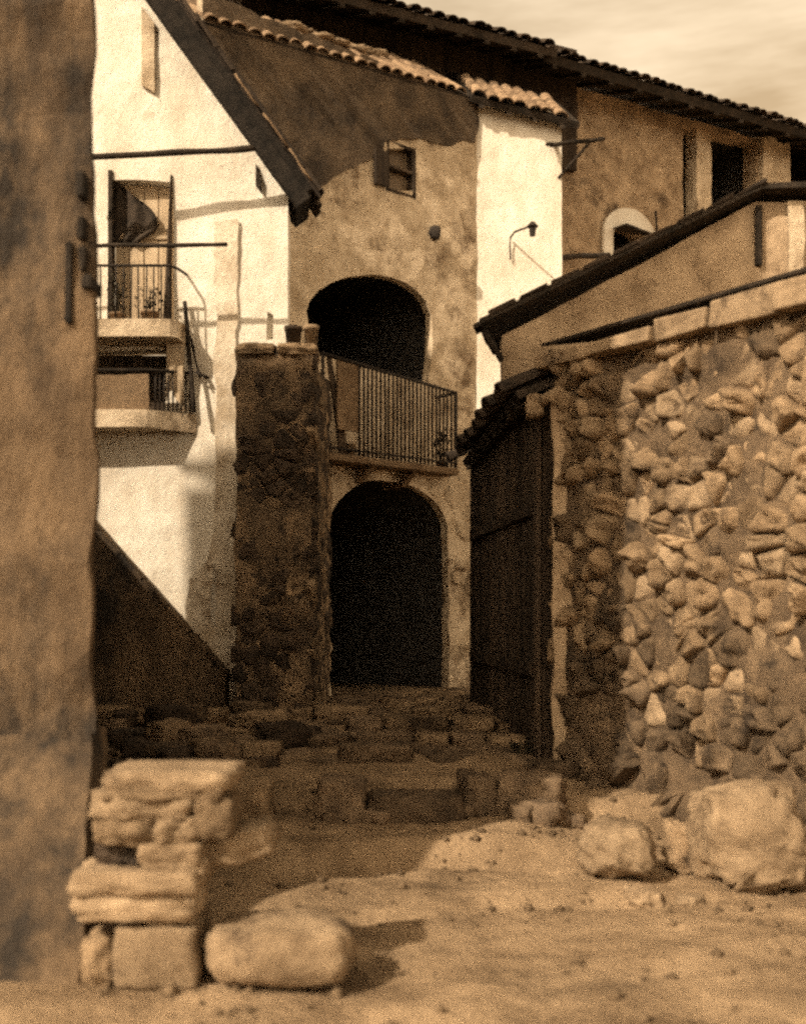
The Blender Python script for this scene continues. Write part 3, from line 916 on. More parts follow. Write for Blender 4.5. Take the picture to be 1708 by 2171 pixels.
# small window
a = CW.px(818, 404); b = CW.px(880, 316)
wf = pbox('window', CW, a[0] + .03, b[0] - .03, a[1] + .03, b[1] - .03, -.16, -.13, M_GLASS, ch, .002)
for (x0, x1, z0, z1) in ((a[0], a[0] + .05, a[1], b[1]), (b[0] - .05, b[0], a[1], b[1])):
    pbox('window_frame', CW, x0, x1, z0, z1, -.13, .02, M_DWOOD, wf, .004)
for z in (a[1], b[1] - .05, (a[1] + b[1]) / 2 - .02):
    pbox('window_frame', CW, a[0] + .052, b[0] - .052, z, z + .045, -.13, .012, M_DWOOD, wf, .004)
u0, z0 = CW.px(788, 392); u1, z1 = CW.px(816, 326)
pbox('shutter', CW, u0, u1, z0, z1, .04, .09, M_DWOOD, ch, .006, .008)['label'] = 'dark shutter folded back beside the small window'
# put-log hole iron
u, z = CW.px(916, 500)
rock('wall_anchor', CW.pt(u, z - .08, .05), (.16, .1, .19), M_IRON, ch, seed=9, boxy=.4, rough=.2, cuts=3)
# lower wall with the archway
AW = CW.off(.45)
arch_lo = arch(AW, 697, 950, 1018, 1130, 1500, 16)
u0 = AW.px(640, 1300)[0]; u1 = AW.px(1075, 1300)[0]
zt_l = AW.px(820, 985)[1]
wall_panel('gate_wall', AW, [(u0, .1), (arch_lo[0][0] - .005, .1)] + [(arch_lo[0][0], .12)] + arch_lo[2:][::-1] + [(arch_lo[1][0], .12), (arch_lo[1][0] + .005, .1), (u1, .1), (u1, zt_l), (u0, zt_l)], [], M_PALEST, ch,
           thick=.14, step=.15, amp=.035, jit=.03, seed=55)
um = (arch_lo[0][0] + arch_lo[1][0]) / 2; hw = (arch_lo[1][0] - arch_lo[0][0]) / 2
zs = AW.px(820, 1130)[1]; zh = AW.px(820, 1018)[1] - zs
# exposed stones on the gate wall
reg = [(u0, .2), (u1, .2), (u1, zt_l - .2), (u0, zt_l - .2)]
al = [(um + hw + .27, 0)]
def keep_gate(c):
    du, dz = (c[0] - um), c[1] - zs
    if c[1] < zs: out = abs(du) > hw + .14
    else: out = (du / (hw + .16)) ** 2 + (dz / (zh + .16)) ** 2 > 1
    return out and rnd.random() < .6
stones_on(ch, reg, lambda u, z, d: AW.pt(u, z, d + .01), .2, 1.5, M_PALEST, gap=.012, proud=.03, seed=56, keep=keep_gate, rough=.6, it=1, jit=.6)
# vaulted passage behind the archway
VL = 13
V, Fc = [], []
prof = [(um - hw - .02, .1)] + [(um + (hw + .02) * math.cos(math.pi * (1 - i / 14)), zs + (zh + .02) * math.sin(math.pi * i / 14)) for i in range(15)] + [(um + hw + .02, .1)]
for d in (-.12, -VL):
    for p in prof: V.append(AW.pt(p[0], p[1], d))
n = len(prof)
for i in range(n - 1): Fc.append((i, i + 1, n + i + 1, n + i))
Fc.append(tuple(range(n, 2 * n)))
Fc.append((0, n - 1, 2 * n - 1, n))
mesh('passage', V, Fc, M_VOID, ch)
# balcony with iron railing
BA = AW.px(676, 975); BB = AW.px(962, 992)
A0 = P(684, 966, 14.35); A1 = P(966, 990, 15.95)
A0.z = A1.z = 3.55
BP = Plane(A0.x, A0.y, A1.x - A0.x, A1.y - A0.y)
LB = (Vector((A1.x, A1.y)) - Vector((A0.x, A0.y))).length
zsl = BP.px(820, 975)[1]
bsl = bevel_box('balcony_slab', [BP.pt(-.05, zsl - .09, .04), BP.pt(LB + .03, zsl - .10, .04), BP.pt(LB + .1, zsl - .10, -.45), BP.pt(-.05, zsl - .09, -1.0),
                                 BP.pt(-.05, zsl, .04), BP.pt(LB + .03, zsl - .01, .04), BP.pt(LB + .1, zsl, -.45), BP.pt(-.05, zsl, -1.0)], M_BROWN, ch, .012)
bsl['label'] = 'balcony slab over the archway'
def ztop(u):
    t = u / LB
    return (1 - t) * BP.px(700, 752)[1] + t * BP.px(962, 832)[1]
nb = 25
ub0 = BP.px(762, 800)[0]
for i in range(nb):
    u = ub0 + (LB - .02 - ub0) * i / (nb - 1)
    q = rnd.uniform(-.008, .008)
    tube('baluster', [BP.pt(u, zsl - .02, 0), BP.pt(u + q, (zsl + ztop(u)) / 2, rnd.uniform(-.006, .006)), BP.pt(u, ztop(u) - .0, 0)], .018, M_IRON, bsl, 6)
tube('handrail', [BP.pt(0, ztop(0), 0), BP.pt(LB * .5, ztop(LB * .5), 0), BP.pt(LB, ztop(LB), 0), BP.pt(LB + .05, ztop(LB), -.45)], .022, M_IRON, bsl)
tube('bottom_rail', [BP.pt(0, zsl + .07, 0), BP.pt(LB, zsl + .07, 0)], .014, M_IRON, bsl)
tube('newel', [BP.pt(0.01, zsl - .02, 0), BP.pt(0.0, ztop(0) + .02, 0)], .022, M_IRON, bsl)
tube('newel', [BP.pt(LB, zsl - .02, 0), BP.pt(LB, ztop(LB) + .02, 0)], .022, M_IRON, bsl)
# rendered parapet piece at the left end of the railing
u0 = BP.px(716, 800)[0]
pts = [(u0, zsl + .32), (ub0 - .02, zsl + .32), (ub0 - .02, ztop(ub0) - .03), (u0, ztop(u0) - .03)]
wall_panel('parapet_panel', BP, pts, [], M_BROWN, bsl, thick=.04, step=.1, amp=.008, jit=.01, seed=58)
for i in range(3):
    a = BP.px(700 + i * 90, 985)[0]
    bevel_box('corbel', [BP.pt(a, zsl - .30, -.30), BP.pt(a + .1, zsl - .30, -.30), BP.pt(a + .1, zsl - .30, -.7), BP.pt(a, zsl - .30, -.7),
                         BP.pt(a, zsl - .092, -.02), BP.pt(a + .1, zsl - .092, -.02), BP.pt(a + .1, zsl - .092, -.7), BP.pt(a, zsl - .092, -.7)], M_DWOOD if i == 0 else M_BROWN, bsl, .01)
# plank leaning on the railing, and a pot
a = BP.pt(BP.px(742, 950)[0], zsl, -.12); b = BP.pt(BP.px(702, 772)[0], ztop(.1) + .03, -.06)
w1, w2 = .075, .03
hx = Vector((BP.u.x, BP.u.y, 0)); nn = Vector((BP.n.x, BP.n.y, 0)) * .02
c = [a - hx * w1 + nn, a + hx * w1 + nn, a + hx * w1 - nn, a - hx * w1 - nn, b - hx * w2 + nn, b + hx * w2 + nn, b + hx * w2 - nn, b - hx * w2 - nn]
tag(bevel_box('leaning_plank', c, M_DWOOD, None, .006), 'dark tapering plank leaning at the left end of the iron railing', 'plank')
q = BP.pt(BP.px(738, 940)[0] + .1, zsl, -.06)
plant('potted_plant', BP.pt(LB - .12, zsl, -.16), .10, .42, 'bushy dark plant behind the right end of the iron railing', 12, 120)
pot('flower_pot', q, .065, .17, 'pale pot standing behind the iron railing beside the leaning plank', M_PSTONE)

# lower roof with its eave, upper storey and upper roof
def eave_roof(pl, u0, u1, d, z0, z1, pitch, run, seed, label, mtile=TM):
    a = pl.pt(u0, z0, d); b = pl.pt(u1, z1, d)
    e = Vector((pl.u.x, pl.u.y, 0)); k = Vector((-pl.n.x, -pl.n.y, 0))
    up = k * math.cos(pitch) + Vector((0, 0, math.sin(pitch)))
    r = slab('roof', [a, b, b + up * run, a + up * run], .09, M_BEAM, ch)
    r['label'] = label
    tile_roof(r, a + Vector((0, 0, .01)), b + Vector((0, 0, .01)), up, 4, mtile, seed=seed, jit=.05, start=-.02)
    n_ = max(3, int((u1 - u0) / .38))
    for i in range(n_):
        p = a.lerp(b, (i + .4) / n_) + up * .06 - Vector((0, 0, .10)); q = p + up * .9
        s_ = e * .045; z_ = Vector((0, 0, .06))
        bevel_box('rafter', [p - s_ - z_, p + s_ - z_, q + s_ - z_, q - s_ - z_, p - s_ + z_, p + s_ + z_, q + s_ + z_, q - s_ + z_], M_BEAM, r, .006)
    return r, a, b, up
rf, E0, Ec, upv = eave_roof(CW, -1.3, UC - .05, .06, 8.93, 9.34, math.radians(36), 2.6, 11, 'tiled lower roof with lit edge over the front wall')
rf2, _, E1, _ = eave_roof(BY, -.12, uR + .22, .26, 9.30, 8.98, math.radians(34), 2.2, 17, 'sagging tiled roof over the sunlit bay')
# upper storey
UP = Plane(P(650, 0, 16.4).x - .6, 17.35, P(1182, 0, 18.3).x - P(650, 0, 16.4).x, 1.9)
LU = 5.6
zu = 11.4
wall_panel('upper_wall', UP, [(-.5, 9.3), (LU, 9.3), (LU, zu), (-.5, zu)], [], M_DWOOD, ch, thick=.4, step=.25, amp=.03, seed=61)
G0 = P(650, -70, 16.4); G1 = P(1182, 108, 18.3)
g = 10.66
G0.z = G1.z = g
gd = Vector((G1.x - G0.x, G1.y - G0.y, 0)).normalized(); gb = Vector((-gd.y, gd.x, 0))
upg = gb * math.cos(math.radians(22)) + Vector((0, 0, math.sin(math.radians(22))))
G00 = G0 - gd * 1.6
ru = slab('roof', [G00, G1, G1 + upg * 4, G00 + upg * 4], .12, M_BEAM, ch)
ru['label'] = 'dark upper roof against the sky'
tile_roof(ru, G00 + Vector((0, 0, .015)), G1 + Vector((0, 0, .015)), upg, 3, TMD, seed=12, jit=.10, start=-.1)
for i in range(12):
    p = G00.lerp(G1, (i + .4) / 12) + upg * .05 - Vector((0, 0, .13))
    q = p + upg * 1.5
    s = gd * .05; z = Vector((0, 0, .06))
    bevel_box('rafter', [p - s - z, p + s - z, q + s - z, q - s - z, p - s + z, p + s + z, q + s + z, q - s + z], M_BEAM, ru, .006)
# mortar fillet lumps on the lower roof
for i in range(9):
    t = .34 + .045 * i + rnd.uniform(-.01, .01)
    p = E0.lerp(Ec, t) + upv * (.75 + rnd.uniform(-.1, .25))
    rock('roof_stone', p, (rnd.uniform(.3, .5), .34, rnd.uniform(.07, .13)), M_PSTONE, rf, seed=700 + i, boxy=.4, rough=.2, cuts=4)

# street lamp on the sunlit bay
CWs = CW; CW = BY
lp = thing('wall_lamp', CW.pt(CW.px(1082, 505)[0], CW.px(1082, 505)[1], .05), 'small iron lamp on a bracket, on the sunlit strip of wall', 'lamp')
a = CW.px(1080, 506); b = CW.px(1142, 510); c_ = CW.px(1078, 560)
k = 17 / F
tube('bracket', [CW.pt(a[0], a[1], .04), CW.pt(a[0] + .02, a[1] + .02, .25), CW.pt(b[0] - .28, b[1], .62)], .016, M_IRON, lp, 6)
tube('stay', [CW.pt(a[0], a[1] - .34, .05), CW.pt(a[0] - .01, a[1] - .1, .055), CW.pt(a[0], a[1], .06)], .013, M_IRON, lp, 6)
hc = CW.pt(b[0] - .26, b[1] - .10, .66)
V, Fc = [], []
for (r, z) in ((0, .16), (.03, .15), (.085, .09), (.085, .075), (.055, .07), (.04, -.06), (.0, -.065)):
    for i in range(8):
        w = 2 * math.pi * i / 8; V.append(hc + Vector((r * math.cos(w), r * math.sin(w), z)))
for j in range(6):
    for i in range(8): Fc.append((j * 8 + i, j * 8 + (i + 1) % 8, (j + 1) * 8 + (i + 1) % 8, (j + 1) * 8 + i))
mesh('lantern', V, Fc, M_IRON, lp)
CW = CWs

# ==================================================================== FAR RIGHT HOUSE
fr = thing('far_house', (4.5, 20, .3), 'rough brown house with open loggia under the eave, behind on the right', 'house')
R0 = P(1165, 106, 18.55); R1 = P(1712, 262, 21.5)
zf = 10.72
R0.z = R1.z = zf
fd = Vector((R1.x - R0.x, R1.y - R0.y, 0)).normalized(); fb = Vector((-fd.y, fd.x, 0))
w0 = R0 + fb * .95 - fd * .6
FR = Plane(w0.x, w0.y, fd.x, fd.y)
LF = (R1 - R0).length + 4.5
ftop = 10.85
log1 = [FR.px(x, y) for x, y in ((1447, 268), (1602, 300), (1602, 470), (1447, 478))]
log2 = [FR.px(x, y) for x, y in ((1668, 262), (1790, 290), (1790, 400), (1668, 400))]
awin = arch(FR, 1290, 1366, 478, 512, 590, 10)
wall_panel('front_wall', FR, [(0, 3.5), (LF, 3.5), (LF, ftop), (0, ftop)], [log1, log2, awin], M_FAR, fr, thick=.35, step=.2, amp=.05, jit=.02, seed=71)
for L in (log1, log2):
    us = [p[0] for p in L]; zz = [p[1] for p in L]
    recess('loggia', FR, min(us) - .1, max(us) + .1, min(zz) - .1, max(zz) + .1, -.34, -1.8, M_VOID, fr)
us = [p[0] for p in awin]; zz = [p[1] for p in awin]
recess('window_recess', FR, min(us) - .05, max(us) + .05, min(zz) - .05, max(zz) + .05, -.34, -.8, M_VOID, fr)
# pale column in the loggia and pale pilaster beside it
a = FR.px(1478, 458); b = FR.px(1509, 282)
wall_panel('column', FR, [(a[0], a[1] - .1), (b[0], a[1] - .1), (b[0], b[1]), (a[0], b[1])], [], M_PALEST, fr, thick=.3, step=.15, amp=.02, jit=.02, seed=73, fn=lambda u, z, d: FR.pt(u, z, d - .02))
a = FR.px(1606, 410); b = FR.px(1664, 268)
wall_panel('pilaster', FR, [(a[0], a[1] - .3), (b[0], a[1] - .3), (b[0], b[1]), (a[0], b[1])], [], M_PALEST, fr, thick=.3, step=.15, amp=.03, jit=.03, seed=74, fn=lambda u, z, d: FR.pt(u, z, d + .12))
# white plaster surround of the arched window
o_ = arch(FR, 1272, 1384, 446, 506, 590, 14); i_ = arch(FR, 1292, 1364, 480, 512, 590, 14)
wall_panel('window_surround', FR, [o_[0], i_[0]] + i_[2:][::-1] + [i_[1], o_[1]] + o_[2:], [], M_WHITE, fr, thick=.06, step=.12, amp=.008, jit=.015, seed=75, fn=lambda u, z, d: FR.pt(u, z, d + .10))
a = FR.px(1288, 488); b = FR.px(1372, 522)
c = [FR.pt(a[0], b[1] + .12, .5), FR.pt(b[0], b[1], .5), FR.pt(b[0], b[1] + .16, .14), FR.pt(a[0], a[1] + .0, .14)]
slab('window_hood', [c[0], c[1], c[2], c[3]], .03, M_BEAM, fr)
tube('shutter_stick', [FR.pt(FR.px(1378, 452)[0], FR.px(1378, 452)[1], .14), FR.pt(FR.px(1380, 520)[0], FR.px(1380, 520)[1], .16)], .025, M_BEAM, fr, 6)
upf = fb * math.cos(math.radians(20)) + Vector((0, 0, math.sin(math.radians(20))))
R00 = R0 - fd * .1; R11 = R1 + fd * 3.5
rr_ = slab('roof', [R00, R11, R11 + upf * 4, R00 + upf * 4], .14, M_BEAM, fr)
tile_roof(rr_, R00 + Vector((0, 0, .02)), R11 + Vector((0, 0, .02)), upf, 2, TMD, seed=13, jit=.10, start=-.1)
for i in range(16):
    p = R00.lerp(R11, (i + .4) / 16) + upf * .05 - Vector((0, 0, .15))
    q = p + upf * 1.3
    s = fd * .05; z = Vector((0, 0, .06))
    bevel_box('rafter', [p - s - z, p + s - z, q + s - z, q - s - z, p - s + z, p + s + z, q + s + z, q - s + z], M_BEAM, rr_, .006)
# wooden bracket with brace on the corner
bk_ = thing('sign_bracket', BY.pt(uR, BY.px(1190, 305)[1], -.1), 'bare wooden bracket with diagonal brace beside the sunlit wall', 'bracket')
rough_pole('arm', P(1165, 307, 17.2), P(1280, 294, 17.5), .032, M_BEAM, bk_, 21)
rough_pole('brace', P(1184, 378, 17.35), P(1252, 298, 17.45), .022, M_BEAM, bk_, 22)
rough_pole('arm_stub', P(1160, 307, 17.0), P(1196, 304, 17.9), .03, M_BEAM, bk_, 23)
pl_ = rough_pole('drying_pole', P(1180, 546, 17.6), P(1292, 540, 18.0), .045, M_BEAM, None, seed=24)
tag(pl_, 'short thick pole below the white arched window', 'pole')

# ==================================================================== RIGHT SHED WITH GABLE
sh = thing('gabled_shed', (2.2, 10.4, 3.2), 'plain brown gable of a shed rising above the rubble wall', 'shed')
SH = Plane(.9, 10.3, 1, -.02)
rk = [(1064, 712), (1320, 578), (1600, 428), (1720, 425), (1900, 480), (2050, 560)]
pts = [SH.px(x, y) for x, y in rk]
wall_panel('gable_wall', SH, [(pts[0][0], 3.62), (pts[-1][0], 3.62)] + pts[::-1], [], M_FAR, sh, thick=.3, step=.14, amp=.03, jit=.012, seed=81)
V = [SH.pt(pts[0][0], 3.62, -.1), SH.pt(pts[0][0] + .75, 3.62, -3), SH.pt(pts[0][0] + .75, pts[0][1], -3), SH.pt(pts[0][0], pts[0][1], -.1)]
mesh('side_wall', V + [v + Vector((.2, 0, 0)) for v in V], box_vf(V + V)[1], M_BROWN, sh)
# pale render corner strip and vertical pilaster near the right edge
a = SH.px(1596, 600); b = SH.px(1640, 440)
pbox('vertical_post', SH, SH.px(1598, 500)[0], SH.px(1612, 500)[0], SH.px(1600, 565)[1], SH.px(1600, 440)[1], .0, .06, M_BEAM, sh, .006, .008)
a = SH.px(1668, 640); b = SH.px(1700, 430)
wall_panel('pale_strip', SH, [(a[0], a[1]), (b[0], a[1]), (b[0], b[1]), (a[0], b[1])], [], M_PALEST, sh, thick=.02, step=.1, amp=.01, jit=.02, seed=83, fn=lambda u, z, d: SH.pt(u, z, d + .05))
# roof: tiles seen edge-on along the rake
bd = Vector((.26, 1, 0))
def shp(x, y, t, d=.16): 
    u, z = SH.px(x, y); return SH.pt(u, z, d) + bd * t
roof_l = slab('roof', [shp(1012, 686, 0), shp(1600, 402, 0), shp(1600, 402, 3), shp(1012, 686, 3)], .05, M_BEAM, sh)
roof_r = slab('roof', [shp(1602, 402, 0), shp(1720, 398, 0), shp(1720, 398, 3), shp(1602, 402, 3)], .05, M_BEAM, sh)
roof_e = slab('roof', [shp(1722, 398, 0), shp(2080, 560, 0), shp(2080, 560, 3), shp(1722, 398, 3)], .05, M_BEAM, sh)
e0 = shp(1012, 686, 0); e1 = shp(1600, 402, 0)
sdir = (e1 - e0).normalized()
tile_roof(roof_l, e0 + Vector((0, 0, .0)) + bd * .25, e0 + Vector((0, 0, .0)) + bd * 1.6, sdir, 8, TMD, seed=15, lap=.34)
for i in range(9):                                            # ragged verge tiles
    p = e0.lerp(e1, (i + .3) / 9) + Vector((0, -.02, -.015))
    bevel_box('verge_tile', [p, p + sdir * .27, p + sdir * .27 + bd * .2, p + bd * .2] + [q + Vector((0, 0, .03 + rnd.uniform(0, .015))) for q in (p, p + sdir * .27, p + sdir * .27 + bd * .2, p + bd * .2)], M_DTILE, roof_l, .008, .012, 1, i)
tube('eave_bracket', [SH.pt(pts[0][0] - .01, pts[0][1] - .25, .1), SH.pt(pts[0][0] - .17, pts[0][1] + .03, .1)], .03, M_BEAM, sh, 6)

# ==================================================================== RUBBLE WALL (right foreground)
rw = thing('rubble_wall', (2.0, 8.4, 0), 'rough rubble wall with pale coping, lit on its near half, right foreground', 'wall')
RA, RB = Vector((1.30, 9.5)), Vector((2.6, 7.3))
RW = Plane(RA.x, RA.y, RB.x - RA.x, RB.y - RA.y)
LR = (RB - RA).length + .5
def top_r(u): return 3.62 - .04 * u
wall_panel('core', RW, [(0, -.3), (LR + 1.6, -.3), (LR + 1.6, top_r(LR)), (0, top_r(0))], [], M_SMEAR, rw, thick=.45, step=.055, amp=.06, jit=.02, seed=91, fn=lambda u, z, d: RW.pt(u, z, d + .034))
rpt = lambda u, z, d: RW.pt(max(u, -.03), z, d)
rmat = lambda c: M_BSTONE if rnd.random() < max(.06, min(1., 1.9 - c[1] * 1.35 + .5 * math.sin(c[0] * 3))) else (M_STONE if rnd.random() < .72 else M_PSTONE)  # darker stones grow more frequent towards the base
LV = (RB - RA).length + .25
stones_on(rw, [(0, .5), (LV, .5), (LV, top_r(LV)), (0, top_r(0))], rpt, .152, 1.35, rmat, gap=.005, proud=.07, seed=92, rough=.6, it=1, var=(.3, 1.7), jit=.6, flat=.1)
stones_on(rw, [(0, -.15), (LV, -.15), (LV, .47), (0, .47)], rpt, .24, 1.4, rmat, gap=.008, proud=.09, seed=93, rough=.6, it=1, var=(.3, 1.6), jit=.5, flat=.3)
stones_on(rw, [(LV + .05, -.1), (LR + 1.5, -.1), (LR + 1.5, top_r(LR)), (LV + .05, top_r(LV))], rpt, .34, 1.4, rmat, gap=.01, proud=.09, seed=94, rough=.6, it=1, var=(.3, 1.6), jit=.5, flat=.1)
# coping slabs
u = -.12; k = 0
while u < LR + 1.6:
    w = rnd.uniform(.5, .85)
    h = .10 if k < 2 else .17 + rnd.uniform(-.02, .03)
    c = [RW.pt(u, top_r(u) - .02, .16 + rnd.uniform(-.03, .05)), RW.pt(u + w - .015, top_r(u + w) - .02, .16 + rnd.uniform(-.03, .05)), RW.pt(u + w - .015, top_r(u + w) - .02, -.5), RW.pt(u, top_r(u) - .02, -.5)]
    bevel_box('coping_slab', c + [p + Vector((0, 0, h)) for p in c], M_PSTONE, rw, .02, .012, 2, k)
    u += w; k += 1
# dark strip standing in for the shadow gap above the coping
a = RW.pt(-.1, top_r(0) + .20, .10); b = RW.pt(LR, top_r(LR) + .24, .10)
bx = Vector((-RW.n.x, -RW.n.y, 0))
slab('gap_shade_strip', [a, b, b + bx * .6 + Vector((0, 0, .12)), a + bx * .6 + Vector((0, 0, .12))], .025, M_BEAM, rw)

# ==================================================================== LEAN-TO WITH PLANK DOOR (right, in shade)
lt = thing('lean_to', (1.1, 11.4, .3), 'shadowed lean-to with dark plank front and ragged tiled eave, right of archway', 'shed')
LA, LB_ = Vector((1.20, 9.75)), Vector((.86, 13.3))
LP = Plane(LB_.x, LB_.y, LA.x - LB_.x, LA.y - LB_.y)           # u runs towards the camera
LL = (LA - LB_).length
zl = 3.5
wall_panel('plank_backing', LP, [(0, .1), (LL, .1), (LL, zl), (0, zl)], [], M_DWOOD, lt, thick=.3, step=.4, amp=.01, seed=95)
u = .02; k = 0
while u < LL - .05:
    w = rnd.uniform(.13, .22)
    pbox('plank', LP, u, min(u + w - .012, LL), .22 + rnd.uniform(0, .05), zl - .1, .012, .04 + rnd.uniform(0, .02), M_DWOOD, lt, .005, .004, k)
    u += w; k += 1
for z in (1.0, 2.4):
    pbox('ledge', LP, .05, LL - .1, z, z + .12, .062, .09, M_DWOOD, lt, .006)
# pale jamb post
JP = Plane(1.20, 9.56, 1, -.15)
ja = JP.px(1170, 1500)[0]; jb = JP.px(1214, 1500)[0]
JQ = Plane(1.18, 9.36, 1, -.1)
ja = JQ.px(1170, 1500)[0]; jb = JQ.px(1213, 1500)[0]
wall_panel('jamb', JQ, [(ja, .1), (jb, .1), (jb - .01, 1.6), (jb + .005, 2.6), (jb - .03, 3.3), (ja, 3.3), (ja + .01, 1.8)], [], M_FAR, lt, thick=.3, step=.07, amp=.02, jit=.022, seed=97)
# stone corbel that catches light
a = P(1132, 872, 9.6); b = P(1192, 826, 9.3)
rock('corbel', a - Vector((0, 0, .07)), (.15, .2, .2), M_PSTONE, lt, seed=230, boxy=.5, rough=.1)
rough_pole('corbel_arm', a + Vector((.02, 0, .06)), b, .05, M_PSTONE, lt, 31, 6, .01)
# eave with big ragged tiles
ea = Vector((LA.x + .05, LA.y - .2, zl)); eb = Vector((LB_.x, LB_.y + .1, zl - .05))
ld = (eb - ea).normalized()
outv = Vector((-1, -.1, 0)).normalized()
upl = (-outv) * math.cos(math.radians(22)) + Vector((0, 0, math.sin(math.radians(22))))
oa = ea + outv * .30 - Vector((0, 0, .08)); ob = eb + outv * .16 - Vector((0, 0, .10))
rl = slab('roof', [oa, ob, ob + upl * 1.1, oa + upl * 1.1], .07, M_BEAM, lt)
TMB = tile_mesh('eave_tile', M_DTILE, w=.27, L=.46, h=.11, t=.022)
tile_roof(rl, oa + Vector((0, 0, .02)), ob + Vector((0, 0, .02)), upl, 3, TMB, pitch_w=.27, seed=16, jit=.10, start=-.12)
for i in range(9):
    p = oa.lerp(ob, (i + .5) / 9) + upl * .03 - Vector((0, 0, .10)); q = p + upl * .5
    s = ld * .04; z = Vector((0, 0, .05))
    bevel_box('rafter', [p - s - z, p + s - z, q + s - z, q - s - z, p - s + z, p + s + z, q + s + z, q - s + z], M_BEAM, rl, .006)
# fallen stones at the far end corner
pbox('corner_post', LP, -.1, .0, .2, zl - .05, -.1, .06, M_DWOOD, lt, .008)

# ==================================================================== BOULDERS ON THE RIGHT
def boulder(x0, x1, y0, y1, label, seed, m, boxy=.35, rough=.16, dep=1.0, rot=(0, 0, 0), Y=None):
    Yb = Y or CZ * F / (y1 - HY)
    k = Yb / F
    w, h = (x1 - x0) * k, (y1 - y0) * k
    X = ((x0 + x1) / 2 - CX) * k
    o = rock('boulder', (X, Yb + w * dep / 2, gz(X, Yb) - .03), (w * .95, w * dep, h), m, None, seed, boxy, rough, rot, 7)
    return tag(o, label, 'boulder', 'boulders at the foot of the rubble wall')
boulder(1498, 1730, 1672, 1884, 'largest pale boulder at the right edge, under the rubble wall', 11, M_PSTONE, .45, .14, .9)
boulder(1244, 1396, 1762, 1872, 'rounded boulder standing alone, left of the largest one', 12, M_PSTONE, .3, .15, 1.0)
boulder(1418, 1500, 1775, 1880, 'narrow dark boulder wedged between the two large ones', 13, M_STONE, .4, .15, 1.0, Y=6.75)
boulder(1330, 1412, 1862, 1900, 'small flat stone in front of the rounded boulder', 14, M_PSTONE, .5, .15, 1.0)
boulder(1440, 1500, 1890, 1912, 'smallest stone, on the earth before the largest boulder', 16, M_PSTONE, .5, .2, 1.0)

# ==================================================================== STACKED BLOCKS BY THE HOUSE CORNER (left foreground)
YS = 4.62
def block(x0, x1, y0, y1, label, seed, boxy=.82, rough=.05, dep=.36, m=None, Yf=YS, rot=(0, 0, 0), name='stone_block'):
    k = Yf / F
    w, h = (x1 - x0) * k, (y1 - y0) * k
    X = ((x0 + x1) / 2 - CX) * k; z = CZ + (HY - y1) * k
    o = rock(name, (X, Yf + dep / 2, z), (w, dep, h), m or M_PSTONE, None, seed, boxy, rough, rot, 6)
    return tag(o, label, 'stone')
block(168, 236, 2000, 2106, 'small upright stone at the foot of the stack, hard against the house', 401, .6, .1, .3, M_STONE)
block(236, 420, 1972, 2108, 'square block at the bottom of the stack, beside the long boulder', 402, .86, .05, .42)
block(428, 742, 1982, 2108, 'long rounded boulder lying on the ground beside the stack', 403, .42, .05, .42, Yf=4.56)
block(205, 300, 1936, 1985, 'dark rough filler stone under the broad slab', 404, .6, .12, .36, M_DSTONE, Yf=4.70)
block(300, 412, 1945, 1982, 'thin filler stone on the square bottom block', 405, .6, .1, .38, M_STONE, Yf=4.68)
block(146, 418, 1852, 1905, 'broad pale slab in the middle of the stack', 406, .8, .06, .44, Yf=4.58)
block(150, 410, 1900, 1958, 'second broad slab, directly below the broad pale slab', 417, .78, .08, .42, Yf=4.60)
block(300, 440, 1826, 1872, 'thin slab lying on the broad pale slab', 407, .75, .08, .38)
block(428, 576, 1778, 1850, 'pointed flat stone jutting out to the right of the stack', 408, .45, .10, .34, Yf=4.72, rot=(0, -.22, 0))
block(196, 296, 1796, 1860, 'dark hollowed stone on the left of the broad slab', 409, .55, .14, .34, M_DSTONE, Yf=4.68)
block(288, 432, 1790, 1838, 'low pale block beside the dark hollowed stone', 410, .8, .06, .38)
block(192, 330, 1734, 1802, 'weathered block in the upper half of the stack, left', 411, .74, .10, .40, M_STONE)
block(322, 422, 1738, 1796, 'weathered block in the upper half of the stack, right', 416, .7, .10, .38)
block(184, 410, 1686, 1742, 'wedge-shaped slab second from the top of the stack', 412, .78, .07, .42, rot=(0, .03, 0))
block(408, 492, 1700, 1788, 'small square block under the right end of the top slab', 413, .7, .08, .34, M_STONE)
block(222, 470, 1672, 1706, 'thin slab just under the topmost slab of the stack', 415, .78, .09, .40, M_STONE)
block(213, 494, 1640, 1682, 'long topmost slab of the stack by the house corner', 414, .80, .06, .42)

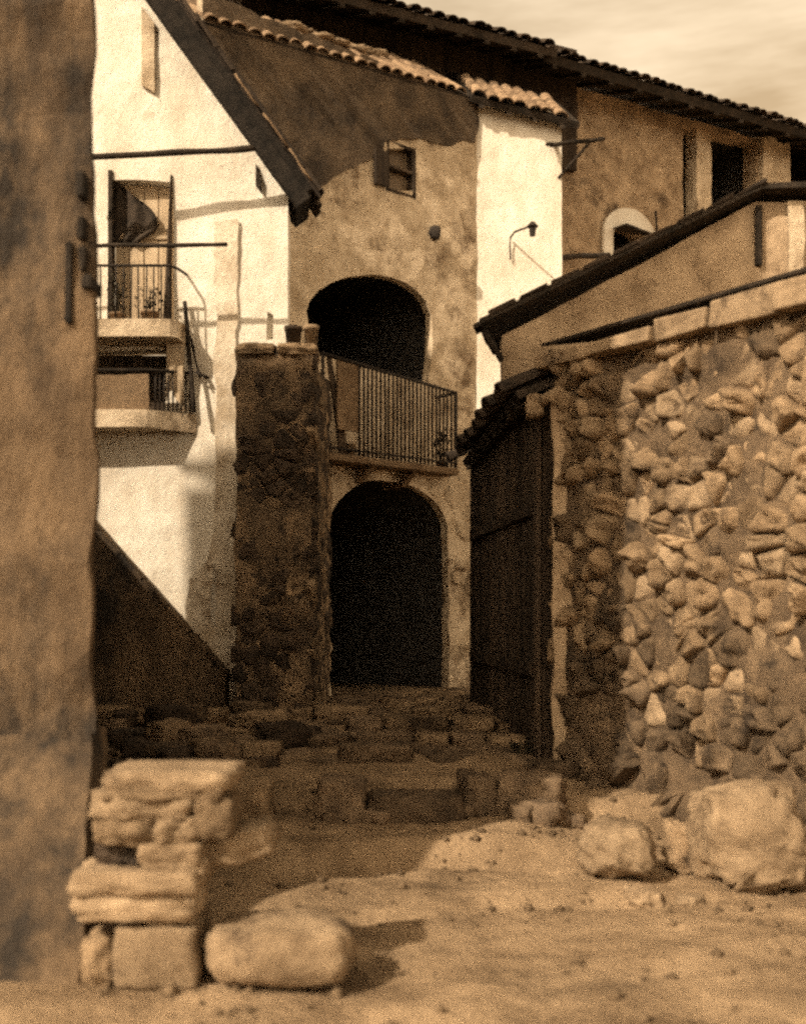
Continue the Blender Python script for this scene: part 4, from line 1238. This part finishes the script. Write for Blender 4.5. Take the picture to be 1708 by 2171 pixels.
# pebbles and clods on the earth, too many to count
V, Fc = [], []
rp_ = random.Random(99)
for i in range(2600):
    y = 3.9 + 4.6 * rp_.random() ** 1.3; x = rp_.uniform(-1.3, 3.2)
    if noise.noise(Vector((x * 1.4, y * 1.4, 4))) < rp_.uniform(-.35, .35): continue
    s = .005 + .035 * rp_.random() ** 4
    c = Vector((x, y, gz(x, y) + s * .2)); b = len(V)
    for q in ((1, 0, 0), (0, 1, 0), (-1, 0, 0), (0, -1, 0), (0, 0, .8), (0, 0, -.6)):
        V.append(c + Vector(q) * s * rp_.uniform(.7, 1.3))
    Fc += [(b, b + 1, b + 4), (b + 1, b + 2, b + 4), (b + 2, b + 3, b + 4), (b + 3, b, b + 4), (b + 1, b, b + 5), (b + 2, b + 1, b + 5), (b + 3, b + 2, b + 5), (b, b + 3, b + 5)]
tag(mesh('pebbles', V, Fc, M_STONE, None, True), 'small pebbles scattered over the earth', 'pebbles', kind='stuff')

# weeds at wall feet
def weed(x, y, h, n, label, seed):
    rr = random.Random(seed)
    V, Fc = [], []
    z = gz(x, y)
    for i in range(n):
        b = Vector((x + rr.gauss(0, .07), y + rr.gauss(0, .05), z - .01)); L = h * rr.uniform(.5, 1.1)
        d = Vector((rr.gauss(0, .4), rr.gauss(0, .4), 1)).normalized(); s = Vector((d.y, -d.x, 0))
        s = (s + Vector((rr.uniform(-1, 1), rr.uniform(-1, 1), 0))).normalized() * .006
        k = len(V)
        V += [b - s, b + s, b + d * L * .6 + s * .8, b + d * L + Vector((d.x, d.y, -.2)) * L * .5, b + d * L * .6 - s * .8]
        Fc.append((k, k + 1, k + 2, k + 3, k + 4))
    tag(mesh('weed_tuft', V, Fc, M_LEAF, None), label, 'plant', 'weed tufts at the wall feet')
weed(-3.15, 12.05, .22, 40, 'tuft of weeds at the kerb, next to the dark corner', 1)
weed(-2.45, 12.05, .16, 30, 'tuft of weeds at the kerb, under the shadow edge', 2)
weed(1.02, 9.9, .2, 34, 'tuft of weeds at the foot of the plank front', 3)
weed(2.02, 6.62, .13, 26, 'tuft of weeds between the boulders', 4)
weed(-.55, 5.3, .10, 26, 'tuft of weeds behind the long boulder', 5)
